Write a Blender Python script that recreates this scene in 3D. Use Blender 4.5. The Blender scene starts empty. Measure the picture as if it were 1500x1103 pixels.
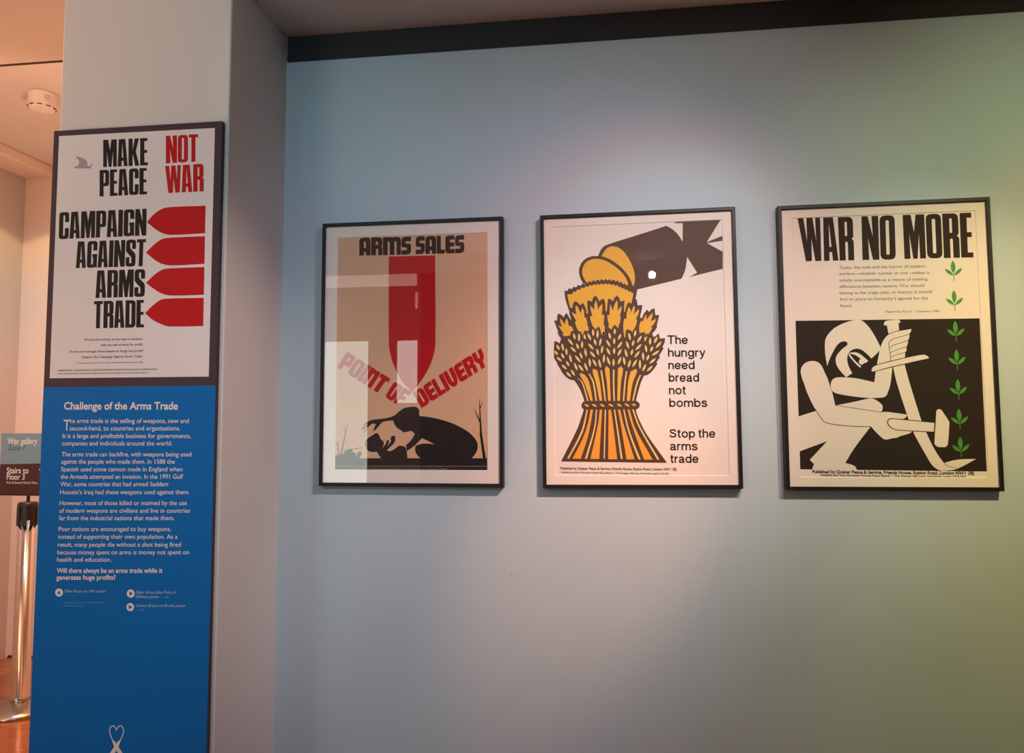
import bpy, bmesh, math, random
from mathutils import Vector, Matrix, Quaternion
from mathutils.geometry import tessellate_polygon

C = bpy.context.scene.collection
PI = math.pi
random.seed(4)

# ------------------------------------------------------------------ camera
cam_data = bpy.data.cameras.new('camera')
cam_data.sensor_fit = 'HORIZONTAL'
cam_data.sensor_width = 36.0
cam_data.lens = 36.0 * 1118.8 / 1500.0
cam_data.clip_start = 0.05
camera = bpy.data.objects.new('camera', cam_data)
C.objects.link(camera)
YAW, PITCH, ROLL = -0.1344, 0.0691, -0.0018
fwd = Vector((math.sin(YAW) * math.cos(PITCH), math.cos(YAW) * math.cos(PITCH), math.sin(PITCH)))
right = Vector((math.cos(YAW), -math.sin(YAW), 0))
up = right.cross(fwd)
right, up = math.cos(ROLL) * right + math.sin(ROLL) * up, -math.sin(ROLL) * right + math.cos(ROLL) * up
M = Matrix((right, up, -fwd)).transposed().to_4x4()
M.translation = Vector((0, -2.0118, 1.33))
camera.matrix_world = M
sc = bpy.context.scene
sc.camera = camera

# ------------------------------------------------------------------ world, exposure
world = bpy.data.worlds.new('world')
sc.world = world
world.use_nodes = True
world.node_tree.nodes['Background'].inputs[0].default_value = (0.85, 0.92, 1.0, 1)
world.node_tree.nodes['Background'].inputs[1].default_value = 0.03
vs = sc.view_settings
vs.view_transform = 'Standard'
vs.look = 'None'
vs.exposure = 0.0
vs.gamma = 1.0
vs.use_curve_mapping = False
try:
    sc.cycles.use_denoising = True
    sc.cycles.denoiser = 'OPENIMAGEDENOISE'
    sc.cycles.max_bounces = 10
    sc.cycles.diffuse_bounces = 5
    sc.cycles.transparent_max_bounces = 16
    sc.cycles.sample_clamp_indirect = 6.0
    sc.cycles.caustics_reflective = False
    sc.cycles.caustics_refractive = False
except Exception:
    pass

# ------------------------------------------------------------------ lights of the place and added fills
def aim(o, target):
    d = Vector(target) - o.location
    o.rotation_euler = d.to_track_quat('-Z', 'Y').to_euler()

def spot(name, loc, target, watts, color, angle, blend=1.0, radius=0.02):
    l = bpy.data.lights.new(name, 'SPOT')
    l.energy = watts; l.color = color; l.spot_size = math.radians(angle); l.spot_blend = blend
    l.shadow_soft_size = radius
    o = bpy.data.objects.new(name, l); C.objects.link(o)
    o.location = loc; aim(o, target)
    return o

def area(name, loc, target, watts, color, sx, sy):
    l = bpy.data.lights.new(name, 'AREA')
    l.shape = 'RECTANGLE'; l.size = sx; l.size_y = sy; l.energy = watts; l.color = color
    o = bpy.data.objects.new(name, l); C.objects.link(o)
    o.location = loc; aim(o, target)
    return o
TRACK_Z = 2.36
# track heads before the wall; wide, high, left and low spots are added fills
spot('lamp_white', (0.47, -1.22, TRACK_Z), (0.05, 0, 1.62), 30, (1.0, 0.30, 0.03), 48, 1.0, 0.012)
spot('fill_centre_wide', (0.47, -1.20, TRACK_Z), (0.05, 0, 1.62), 13, (1.0, 0.92, 0.88), 85, 1.0, 0.012)
spot('fill_centre_high', (0.47, -1.21, TRACK_Z), (0.12, 0, 1.72), 17.5, (0.02, 0.95, 1.0), 34, 1.0, 0.012)
spot('fill_centre_left', (0.47, -1.24, TRACK_Z), (-0.92, -0.36, 1.30), 50, (1.0, 0.78, 0.60), 38, 1.0, 0.012)  # added to brighten the pillar's side face
spot('lamp_pink', (0.71, -1.20, TRACK_Z), (-0.12, 0, 1.17), 60, (1.0, 0.82, 0.72), 40, 1.0, 0.012)
spot('fill_pink_wide', (0.71, -1.22, TRACK_Z), (-0.2, 0, 1.3), 27, (0.81, 0.56, 1.0), 70, 1.0, 0.012)
spot('fill_pink_low', (0.71, -1.24, TRACK_Z), (-0.06, 0, 1.08), 74, (1.0, 0.47, 0.22), 22, 1.0, 0.012)
spot('lamp_yellow', (1.08, -1.24, TRACK_Z), (1.28, 0, 1.5), 27, (1.0, 0.30, 0.02), 52, 1.0, 0.012)
spot('fill_yellow_wide', (1.08, -1.22, TRACK_Z), (1.2, 0, 1.5), 27.5, (0.90, 1.0, 0.48), 92, 1.0, 0.012)
spot('fill_yellow_left', (1.08, -1.25, TRACK_Z), (0.72, 0, 1.50), 32, (1.0, 0.76, 0.72), 36, 1.0, 0.012)  # added to brighten the right poster
spot('fill_yellow_low', (1.08, -1.26, TRACK_Z), (0.9, 0, 1.2), 33, (1.0, 0.83, 0.15), 50, 1.0, 0.012)
spot('lamp_blue', (-1.06, -1.22, TRACK_Z), (-0.70, 0, 2.12), 2.4, (0.20, 0.85, 1.0), 27, 1.0, 0.012)
# further back: an added fill for the pillar front, and the dot lamp
spot('fill_pillar', (-0.63, -3.17, TRACK_Z), (-1.15, -0.3, 1.7), 67, (0.50, 0.84, 1.0), 60, 1.0, 0.02)
spot('lamp_dot', (0.265, -3.17, TRACK_Z - 0.03), (-1.0, -0.3, 1.7), 2, (1.0, 0.85, 0.75), 70, 1.0, 0.004)
# room beyond and left side: corner downlight, the others are added fills
spot('downlight_corner', (-2.9, 1.5, 2.90), (-2.9, 1.5, 0), 20, (1.0, 0.62, 0.20), 131, 0.05, 0.02)
spot('fill_beyond', (-2.0, 0.9, 2.90), (-2.0, 0.9, 0), 139, (1.0, 0.29, 0.04), 140, 0.5, 0.05)  # added warm fill, bounces off the floor of the room beyond
spot('fill_gallery_floor', (-2.5, -1.3, 2.43), (-2.5, -1.3, 0), 45, (1.0, 0.1, 0.02), 140, 0.6, 0.05)  # added fill, bounces orange off the floor to the near ceiling
spot('fill_far_ceiling', (-1.7, 0.55, 1.9), (-2.4, 0.9, 2.93), 30, (1.0, 0.65, 0.47), 150, 1.0, 0.08)  # added unseen fill that brightens the far ceiling
spot('fill_near_ceiling', (-3.3, -0.9, 1.7), (-2.6, -0.6, 2.45), 118, (1.0, 0.60, 0.36), 150, 1.0, 0.08)  # added unseen fill that brightens the near ceiling
spot('fill_far_wall', (-2.6, 0.6, 2.90), (-3.35, 2.1, 0.9), 62, (0.25, 0.75, 1.0), 84, 1.0, 0.03)  # added cool fill for the lower walls beyond

# ------------------------------------------------------------------ materials
MATS = {}
def mat(name, color, rough=0.6, metal=0.0, spec=0.5, emit=None, strength=0.0, bump=0.0, bscale=300.0, vary=0.0, vscale=4.0):
    if name in MATS: return MATS[name]
    m = bpy.data.materials.new(name); m.use_nodes = True
    nt = m.node_tree; b = nt.nodes['Principled BSDF']
    b.inputs['Base Color'].default_value = (*color, 1)
    b.inputs['Roughness'].default_value = rough
    b.inputs['Metallic'].default_value = metal
    b.inputs['Specular IOR Level'].default_value = spec
    if emit:
        b.inputs['Emission Color'].default_value = (*emit, 1)
        b.inputs['Emission Strength'].default_value = strength
    tc = nt.nodes.new('ShaderNodeTexCoord')
    if vary:
        n = nt.nodes.new('ShaderNodeTexNoise'); n.inputs['Scale'].default_value = vscale; n.inputs['Detail'].default_value = 5
        r = nt.nodes.new('ShaderNodeMapRange'); r.inputs['To Min'].default_value = 1 - vary; r.inputs['To Max'].default_value = 1 + vary
        x = nt.nodes.new('ShaderNodeMix'); x.data_type = 'RGBA'; x.blend_type = 'MULTIPLY'; x.inputs['Factor'].default_value = 1
        x.inputs['A'].default_value = (*color, 1)
        nt.links.new(tc.outputs['Object'], n.inputs['Vector']); nt.links.new(n.outputs['Fac'], r.inputs['Value'])
        nt.links.new(r.outputs['Result'], x.inputs['B']); nt.links.new(x.outputs['Result'], b.inputs['Base Color'])
    if bump:
        n = nt.nodes.new('ShaderNodeTexNoise'); n.inputs['Scale'].default_value = bscale; n.inputs['Detail'].default_value = 3
        u = nt.nodes.new('ShaderNodeBump'); u.inputs['Strength'].default_value = bump; u.inputs['Distance'].default_value = 0.002
        nt.links.new(tc.outputs['Object'], n.inputs['Vector']); nt.links.new(n.outputs['Fac'], u.inputs['Height'])
        nt.links.new(u.outputs['Normal'], b.inputs['Normal'])
    MATS[name] = m
    return m
mat('gallery_blue_paint', (0.48, 0.585, 0.635), 0.75, bump=0.12, bscale=420, vary=0.02)
mat('white_paint', (0.74, 0.70, 0.66), 0.8, bump=0.08, bscale=300)
mat('ceiling_paint', (0.72, 0.67, 0.62), 0.85)
mat('grey_paint', (0.56, 0.54, 0.53), 0.8, bump=0.08, bscale=300)
mat('peach_paint', (0.86, 0.72, 0.64), 0.8, bump=0.08, bscale=300)
mat('charcoal_paint', (0.09, 0.085, 0.085), 0.7)
mat('black_trim', (0.012, 0.011, 0.011), 0.5)
mat('shadow_gap_brown', (0.05, 0.02, 0.012), 0.8)
mat('foot_shade_dark', (0.04, 0.02, 0.015), 0.6)  # shade at the wall's foot, as a dark colour
mat('daylight_pane', (0.8, 0.8, 0.8), 0.4, emit=(0.88, 1.0, 0.90), strength=3.9)
mat('wall_band_glow', (0.8, 0.7, 0.6), 0.4, emit=(1.0, 0.78, 0.68), strength=1.8)  # glow standing in for lit wall behind the camera
mat('window_frame_white', (0.7, 0.69, 0.66), 0.5)
mat('black_frame', (0.011, 0.009, 0.009), 0.45, spec=0.3)
mat('mount_board', (0.95, 0.85, 0.76), 0.85)
mat('tan_paper', (0.78, 0.47, 0.28), 0.8, vary=0.05, vscale=9)
mat('cream_paper', (0.93, 0.83, 0.75), 0.8, vary=0.02, vscale=9)
mat('paper_cream', (0.91, 0.81, 0.72), 0.8)
mat('backing_brown', (0.25, 0.17, 0.10), 0.8)
mat('brown_ink', (0.085, 0.036, 0.018), 0.6)
mat('brown_black_ink', (0.030, 0.016, 0.012), 0.7, spec=0.25)
mat('dark_ink', (0.026, 0.016, 0.012), 0.7, spec=0.25)
mat('black_ink', (0.018, 0.012, 0.012), 0.7, spec=0.25)
mat('grey_brown_ink', (0.22, 0.16, 0.10), 0.7)
mat('pale_ink', (0.45, 0.33, 0.24), 0.7)
mat('grey_ink', (0.42, 0.33, 0.33), 0.7)
mat('yellow_ink', (0.90, 0.46, 0.05), 0.7)
mat('pale_yellow_ink', (0.92, 0.62, 0.20), 0.7)
mat('orange_ink', (0.90, 0.38, 0.04), 0.7)
mat('red_ink', (0.55, 0.006, 0.010), 0.7, spec=0.25)
mat('green_ink', (0.06, 0.32, 0.03), 0.6)
mat('white_ink', (0.82, 0.82, 0.80), 0.6)
mat('pale_blue_ink', (0.42, 0.62, 0.75), 0.6)
mat('cyan_ink', (0.10, 0.48, 0.72), 0.6)
mat('blue_ink', (0.004, 0.13, 0.45), 0.5)
mat('panel_blue', (0.001, 0.16, 0.52), 0.6, spec=0.15)
mat('panel_plum', (0.060, 0.036, 0.048), 0.6, spec=0.3)
mat('panel_white', (0.82, 0.78, 0.78), 0.6)
mat('sign_blue', (0.22, 0.40, 0.47), 0.5)
mat('sign_plum', (0.060, 0.030, 0.036), 0.5)
mat('sign_grey_ink', (0.06, 0.12, 0.16), 0.6)
mat('chrome', (0.70, 0.70, 0.71), 0.12, metal=1.0)
mat('black_plastic', (0.025, 0.022, 0.018), 0.35)
mat('dome_steel', (0.50, 0.49, 0.47), 0.22, metal=1.0)
mat('detector_white', (0.80, 0.74, 0.70), 0.45)
mat('detector_slot', (0.05, 0.02, 0.015), 0.6)
mat('lamp_glow', (1, 1, 1), 0.5, emit=(1.0, 0.95, 0.85), strength=60)
mat('lamp_black', (0.02, 0.02, 0.02), 0.4)
mat('scuff_grey', (0.16, 0.17, 0.18), 0.8)

def wood_floor_material():
    m = bpy.data.materials.new('wood_floor'); m.use_nodes = True
    nt = m.node_tree; b = nt.nodes['Principled BSDF']
    tc = nt.nodes.new('ShaderNodeTexCoord')
    br = nt.nodes.new('ShaderNodeTexBrick')
    br.inputs['Scale'].default_value = 1.0; br.inputs['Brick Width'].default_value = 1.4; br.inputs['Row Height'].default_value = 0.09
    br.inputs['Mortar Size'].default_value = 0.0012; br.offset = 0.37
    br.inputs['Color1'].default_value = (0.50, 0.17, 0.045, 1); br.inputs['Color2'].default_value = (0.40, 0.125, 0.03, 1); br.inputs['Mortar'].default_value = (0.12, 0.035, 0.01, 1)
    mp = nt.nodes.new('ShaderNodeMapping'); mp.inputs['Scale'].default_value = (1.2, 14, 1)
    n = nt.nodes.new('ShaderNodeTexNoise'); n.inputs['Scale'].default_value = 3; n.inputs['Detail'].default_value = 8
    x = nt.nodes.new('ShaderNodeMix'); x.data_type = 'RGBA'; x.blend_type = 'MULTIPLY'; x.inputs['Factor'].default_value = 0.35
    nt.links.new(tc.outputs['Object'], br.inputs['Vector']); nt.links.new(tc.outputs['Object'], mp.inputs['Vector'])
    nt.links.new(mp.outputs['Vector'], n.inputs['Vector']); nt.links.new(br.outputs['Color'], x.inputs['A'])
    nt.links.new(n.outputs['Fac'], x.inputs['B']); nt.links.new(x.outputs['Result'], b.inputs['Base Color'])
    b.inputs['Roughness'].default_value = 0.16
    MATS['wood_floor'] = m
    return m
wood_floor_material()

def glass_material():
    # a clear picture glass: each face reflects by its angle to the ray and lets the rest straight through
    m = bpy.data.materials.new('picture_glass'); m.use_nodes = True
    nt = m.node_tree; nt.nodes.clear()
    out = nt.nodes.new('ShaderNodeOutputMaterial'); mix = nt.nodes.new('ShaderNodeMixShader')
    tr = nt.nodes.new('ShaderNodeBsdfTransparent'); gl = nt.nodes.new('ShaderNodeBsdfGlossy'); gl.inputs['Roughness'].default_value = 0.0
    g = nt.nodes.new('ShaderNodeNewGeometry'); dot = nt.nodes.new('ShaderNodeVectorMath'); dot.operation = 'DOT_PRODUCT'
    ab = nt.nodes.new('ShaderNodeMath'); ab.operation = 'ABSOLUTE'
    om = nt.nodes.new('ShaderNodeMath'); om.operation = 'SUBTRACT'; om.inputs[0].default_value = 1.0
    pw = nt.nodes.new('ShaderNodeMath'); pw.operation = 'POWER'; pw.inputs[1].default_value = 5.0
    ma = nt.nodes.new('ShaderNodeMath'); ma.operation = 'MULTIPLY_ADD'; ma.inputs[1].default_value = 0.955; ma.inputs[2].default_value = 0.045
    nt.links.new(g.outputs['Normal'], dot.inputs[0]); nt.links.new(g.outputs['Incoming'], dot.inputs[1])
    nt.links.new(dot.outputs['Value'], ab.inputs[0]); nt.links.new(ab.outputs[0], om.inputs[1]); nt.links.new(om.outputs[0], pw.inputs[0])
    nt.links.new(pw.outputs[0], ma.inputs[0]); nt.links.new(ma.outputs[0], mix.inputs[0])
    nt.links.new(tr.outputs[0], mix.inputs[1]); nt.links.new(gl.outputs[0], mix.inputs[2]); nt.links.new(mix.outputs[0], out.inputs['Surface'])
    MATS['picture_glass'] = m
glass_material()

# ------------------------------------------------------------------ building helpers
def link(name, mesh, parent=None):
    o = bpy.data.objects.new(name, mesh); C.objects.link(o)
    if parent is not None: o.parent = parent
    return o

def mesh_obj(name, bm, mats, parent=None, smooth=False):
    me = bpy.data.meshes.new(name)
    bmesh.ops.recalc_face_normals(bm, faces=bm.faces[:])
    if smooth:
        for f in bm.faces: f.smooth = True
    bm.to_mesh(me); bm.free()
    for m in (mats if isinstance(mats, (list, tuple)) else [mats]): me.materials.append(MATS[m])
    return link(name, me, parent)

def add_box(bm, x0, x1, y0, y1, z0, z1, bevel=0.0):
    r = bmesh.ops.create_cube(bm, size=1.0)
    for v in r['verts']:
        v.co = Vector((x0 + (v.co.x + .5) * (x1 - x0), y0 + (v.co.y + .5) * (y1 - y0), z0 + (v.co.z + .5) * (z1 - z0)))
    if bevel:
        es = list({e for v in r['verts'] for e in v.link_edges})
        bmesh.ops.bevel(bm, geom=es, offset=bevel, segments=2, affect='EDGES', profile=0.5)

def add_lathe(bm, prof, seg=48, c=(0, 0), cap=True):
    rings = []
    for r, z in prof:
        rings.append([bm.verts.new((c[0] + r * math.cos(2 * PI * i / seg), c[1] + r * math.sin(2 * PI * i / seg), z)) for i in range(seg)])
    for a, b in zip(rings, rings[1:]):
        for i in range(seg):
            bm.faces.new((a[i], a[(i + 1) % seg], b[(i + 1) % seg], b[i]))
    if cap:
        bm.faces.new(rings[0][::-1]); bm.faces.new(rings[-1])

def tag(o, label=None, cat=None, group=None, kind=None):
    if label: o['label'] = label
    if cat: o['category'] = cat
    if group: o['group'] = group
    if kind: o['kind'] = kind
    return o

def thing(name, label, cat, loc, group=None):
    o = bpy.data.objects.new(name, None); C.objects.link(o)
    o.empty_display_size = 0.1; o.location = loc
    return tag(o, label, cat, group)

def struct(name, mats, *boxes, bevel=0.0):
    bm = bmesh.new()
    for b in boxes: add_box(bm, *b, bevel=bevel)
    return tag(mesh_obj(name, bm, mats), kind='structure')

# ---- flat printing: closed outlines, strokes and lens shapes in tenths of a millimetre
def smooth_loop(p, n=4):
    N = len(p); P = [Vector((a, b)) for a, b in p]; out = []
    sharp = []
    for i in range(N):
        a = P[i] - P[i - 1]; b = P[(i + 1) % N] - P[i]
        sharp.append(a.length < 1e-6 or b.length < 1e-6 or a.angle(b) > math.radians(44))
    for i in range(N):
        p1, p2 = P[i], P[(i + 1) % N]; out.append(p1)
        L = (p2 - p1).length
        if L < 8 or (sharp[i] and sharp[(i + 1) % N]): continue
        d = (p2 - p1)
        m1 = d if sharp[i] else (p2 - P[i - 1]).normalized() * L
        m2 = d if sharp[(i + 1) % N] else (P[(i + 2) % N] - p1).normalized() * L
        for k in range(1, n):
            t = k / n
            out.append((2*t**3 - 3*t*t + 1) * p1 + (t**3 - 2*t*t + t) * m1 + (3*t*t - 2*t**3) * p2 + (t**3 - t*t) * m2)
    return out

def smooth_line(p, n=4):
    P = [Vector((a, b)) for a, b in p]; out = []
    for i in range(len(P) - 1):
        L = (P[i + 1] - P[i]).length
        m1 = (P[i + 1] - P[max(i - 1, 0)]).normalized() * L; m2 = (P[min(i + 2, len(P) - 1)] - P[i]).normalized() * L
        for k in range(n):
            t = k / n
            out.append(((2*t**3 - 3*t*t + 1) * P[i] + (t**3 - 2*t*t + t) * m1 + (3*t*t - 2*t**3) * P[i + 1] + (t**3 - t*t) * m2, i + t))
    out.append((P[-1], len(P) - 1.0))
    return out

class Flat:
    """flat printed shapes gathered into one mesh, standing a hair in front of a face"""
    def __init__(s, face_y): s.v = []; s.f = []; s.mi = []; s.m = []; s.y = face_y
    def slot(s, m):
        if m not in s.m: s.m.append(m)
        return s.m.index(m)
    def loops(s, m, layer, loops):
        k = s.slot(m); y = s.y - 0.0001 * layer; base = len(s.v)
        flat = [p for l in loops for p in l]
        for p in flat: s.v.append((p[0] * 1e-4, y, p[1] * 1e-4))
        for t in tessellate_polygon([[Vector((p[0], p[1], 0)) for p in l] for l in loops]):
            s.f.append(tuple(base + i for i in t)); s.mi.append(k)
    def stroke(s, m, layer, pts, ws):
        L = smooth_line(pts); A = []; B = []
        for i, (p, u) in enumerate(L):
            d = (L[min(i + 1, len(L) - 1)][0] - L[max(i - 1, 0)][0]).normalized(); n = Vector((-d.y, d.x))
            j = min(int(u), len(ws) - 2); w = ws[j] + (ws[j + 1] - ws[j]) * (u - j)
            A.append(p + n * w / 2); B.append(p - n * w / 2)
        k = s.slot(m); y = s.y - 0.0001 * layer; base = len(s.v); n = len(A)
        for p in A + B: s.v.append((p.x * 1e-4, y, p.y * 1e-4))
        for i in range(n - 1): s.f.append((base + i, base + i + 1, base + n + i + 1, base + n + i)); s.mi.append(k)
    def lens(s, m, layer, pts, w):
        a, b = Vector(pts[0]), Vector(pts[1]); d = b - a; n = Vector((-d.y, d.x)).normalized() * w / 2
        q = []
        for sg in (1, -1):
            for i in range(8):
                t = i / 8 if sg > 0 else 1 - i / 8
                q.append(a + d * t + n * sg * math.sin(PI * t) ** 0.8)
        s.loops(m, layer, [q])
    def mesh(s, name, parent):
        me = bpy.data.meshes.new(name); me.from_pydata(s.v, [], s.f)
        for m in s.m: me.materials.append(MATS[m])
        for p, k in zip(me.polygons, s.mi): p.material_index = k
        me.update()
        return link(name, me, parent)

# ---- drawn capitals: x, y in the letter's own box, third number a corner radius
def rounded(poly, w):
    P = [Vector((p[0] * w, p[1])) for p in poly]; out = []
    for i, p in enumerate(poly):
        c = P[i]; r = p[2] if len(p) > 2 else 0
        if not r: out.append((c.x / w, c.y)); continue
        a = P[i - 1] - c; b = P[(i + 1) % len(P)] - c
        r = min(r, a.length * .5, b.length * .5); a.normalize(); b.normalize()
        for k in range(6):
            t = k / 5; q = c + a * r * (1 - t) ** 2 + b * r * t ** 2
            out.append((q.x / w, q.y))
    return out
def rect(x0, x1, y0, y1, r=0): return [(x0, y0, r), (x0, y1, r), (x1, y1, r), (x1, y0, r)]
CONDENSED = {
 'A': (.375, [(0,0),(.12,1),(.76,1),(1,0),(.62,0),(.58,.2),(.40,.2),(.38,0)], [(.42,.32),(.455,.83),(.475,.83),(.57,.32)]),
 'C': (.36, [(0,0,.12),(0,1,.12),(1,1,.12),(1,.62),(.60,.62),(.60,.88,.03),(.42,.88,.03),(.42,.12,.03),(.60,.12,.03),(.60,.40),(1,.40),(1,0,.12)]),
 'D': (.37, [(0,0),(0,1),(1,1,.14),(1,0,.14)], [(.40,.12),(.40,.88),(.60,.88,.05),(.60,.12,.05)]),
 'E': (.285, [(0,0),(0,1),(.94,1),(.94,.89),(.55,.89),(.55,.565),(.92,.565),(.92,.455),(.55,.455),(.55,.11),(1,.11),(1,0)]),
 'G': (.375, [(0,0,.12),(0,1,.12),(1,1,.12),(1,.64),(.60,.64),(.60,.88,.03),(.42,.88,.03),(.42,.12,.03),(.60,.12,.03),(.60,.40),(.52,.40),(.52,.51),(1,.51),(1,0,.02),(.86,0),(.82,.04),(.7,0)]),
 'I': (.16, [(0,0),(0,1),(1,1),(1,0)]),
 'K': (.40, [(0,0),(0,1),(.38,1),(.38,.58),(.58,1),(.97,1),(.68,.53),(1,0),(.61,0),(.42,.42),(.38,.38),(.38,0)]),
 'M': (.51, [(0,0),(0,1),(.37,1),(.495,.60),(.6,1),(1,1),(1,0),(.73,0),(.72,.57),(.61,0),(.41,0),(.27,.57),(.28,0)]),
 'N': (.40, [(0,0),(0,1),(.37,1),(.65,.53),(.60,1),(1,1),(1,0),(.62,0),(.36,.50),(.40,0)]),
 'O': (.36, rect(0, 1, 0, 1, .13), rect(.39, .61, .11, .89, .035)),
 'P': (.36, [(0,0),(0,1),(1,1,.13),(1,.38,.13),(.42,.38),(.42,0)], [(.42,.50),(.42,.88),(.60,.88,.04),(.60,.50,.04)]),
 'R': (.375, [(0,0),(0,1),(.98,1,.13),(.98,.53,.10),(.86,.50),(1,.45,.10),(1,0),(.60,0),(.60,.43,.04),(.42,.43,.04),(.42,0)], [(.42,.56),(.42,.89,.03),(.58,.89,.04),(.58,.56,.03)]),
 'S': (.36, [(0,1,.12),(1,1,.12),(1,.65),(.62,.65),(.62,.88,.03),(.42,.88,.03),(.42,.68,.05),(.90,.50,.06),(1,.42,.06),(1,0,.12),(0,0,.12),(0,.35),(.38,.35),(.38,.12,.03),(.58,.12,.03),(.58,.34,.05),(.10,.52,.06),(0,.60,.06)]),
 'T': (.33, [(.28,0),(.28,.885),(0,.885),(0,1),(1,1),(1,.885),(.72,.885),(.72,0)]),
 'W': (.56, [(.21,0),(0,1),(.25,1),(.345,.46),(.39,1),(.66,1),(.76,.46),(.78,1),(1,1),(.93,0),(.65,0),(.545,.53),(.49,0)]),
}
ROUNDED = {
 'A': (.62, [(0,0),(0,1,.24),(1,1,.2),(1,0),(.60,0),(.60,.20,.05),(.41,.20,.05),(.41,0)], [(.41,.42),(.41,.78,.05),(.59,.78,.05),(.59,.42)]),
 'R': (.62, [(0,0),(0,1),(1,1,.22),(1,.54,.12),(.86,.48),(1,.42,.12),(1,0),(.63,0),(.63,.36,.06),(.42,.36,.06),(.42,0)], [(.42,.57),(.42,.77),(.60,.77,.06),(.60,.57,.06)]),
 'M': (.98, [(0,0),(0,1),(.42,1,.08),(.5,.96),(.58,1,.08),(1,1,.22),(1,0),(.76,0),(.76,.76,.04),(.64,.76,.04),(.64,0),(.38,0),(.38,.74,.04),(.26,.74,.04),(.26,0)]),
 'N': (.60, [(0,0),(0,1),(.44,1,.06),(.5,.95),(.6,1,.05),(1,1,.22),(1,0),(.62,0),(.62,.74,.05),(.42,.74,.05),(.42,0)]),
 'S': (.52, [(0,1,.24),(1,1),(1,.75),(.44,.75,.04),(.44,.61,.04),(1,.61,.2),(1,0,.26),(0,0),(0,.25),(.56,.25,.04),(.56,.40,.04),(0,.40,.2)]),
 'L': (.46, [(0,0),(0,1),(.52,1),(.52,.22),(1,.22),(1,0)]),
 'E': (.52, [(0,0,.2),(0,1,.22),(1,1),(1,.76),(.5,.76,.04),(.5,.61,.04),(.97,.61),(.97,.38),(.5,.38,.04),(.5,.24,.04),(1,.24),(1,0)]),
 'P': (.60, [(0,0),(0,1),(1,1,.24),(1,.30,.26),(.42,.30),(.42,0)], [(.42,.52),(.42,.77),(.58,.77,.06),(.58,.52,.06)]),
 'O': (.60, rect(0, 1, 0, 1, .22), rect(.41, .59, .2, .8, .05)),
 'I': (.25, [(0,0),(0,1),(1,1),(1,0)]),
 'T': (.56, [(.28,0),(.28,.77),(0,.77),(0,1),(1,1),(1,.77),(.72,.77),(.72,0)]),
 'F': (.50, [(0,0),(0,1),(1,1),(1,.76),(.48,.76),(.48,.6),(.92,.6),(.92,.37),(.48,.37),(.48,0)]),
 'D': (.60, [(0,0),(0,1),(1,1,.26),(1,0,.26)], [(.41,.2),(.41,.8),(.59,.8,.06),(.59,.2,.06)]),
 'V': (.60, [(0,1),(0,.28,.25),(.30,0,.15),(.70,0,.15),(1,.28,.25),(1,1),(.60,1),(.58,.27,.05),(.42,.27,.05),(.40,1)]),
 'Y': (.60, [(0,1),(0,.52,.2),(.30,.34),(.30,0),(.70,0),(.70,.34),(1,.52,.2),(1,1),(.61,1),(.60,.58,.06),(.41,.58,.06),(.39,1)]),
}
def set_word(flat, m, layer, font, text, quad):
    F = CONDENSED if font == 'C' else ROUNDED; gap = .032 if font == 'C' else .03
    tot = sum(F[c][0] for c in text) + gap * (len(text) - 1)
    bl, br, tr, tl = [Vector(q) for q in quad]
    x = 0
    for c in text:
        g = F[c]; w = g[0]; loops = []
        for poly in g[1:]:
            l = []
            for (u, v) in rounded(poly, w):
                s = (x + u * w) / tot
                l.append((bl * (1 - s) + br * s) * (1 - v) + (tl * (1 - s) + tr * s) * v)
            loops.append(l)
        flat.loops(m, layer, loops)
        x += w + gap

# ---- set type
CAPH = {}
def text_tris(text, offset=0.0, shear=0.0, res=3):
    cu = bpy.data.curves.new('type', 'FONT'); cu.body = text; cu.size = 1.0; cu.resolution_u = res
    cu.offset = offset; cu.shear = shear
    o = bpy.data.objects.new('type', cu); C.objects.link(o)
    bpy.context.view_layer.update()
    me = bpy.data.meshes.new_from_object(o.evaluated_get(bpy.context.evaluated_depsgraph_get()))
    V = [(v.co.x, v.co.y) for v in me.vertices]; Fc = [tuple(p.vertices) for p in me.polygons]
    bpy.data.objects.remove(o); bpy.data.curves.remove(cu); bpy.data.meshes.remove(me)
    return V, Fc
CAPH['h'] = max(v[1] for v in text_tris('H')[0])
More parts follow.
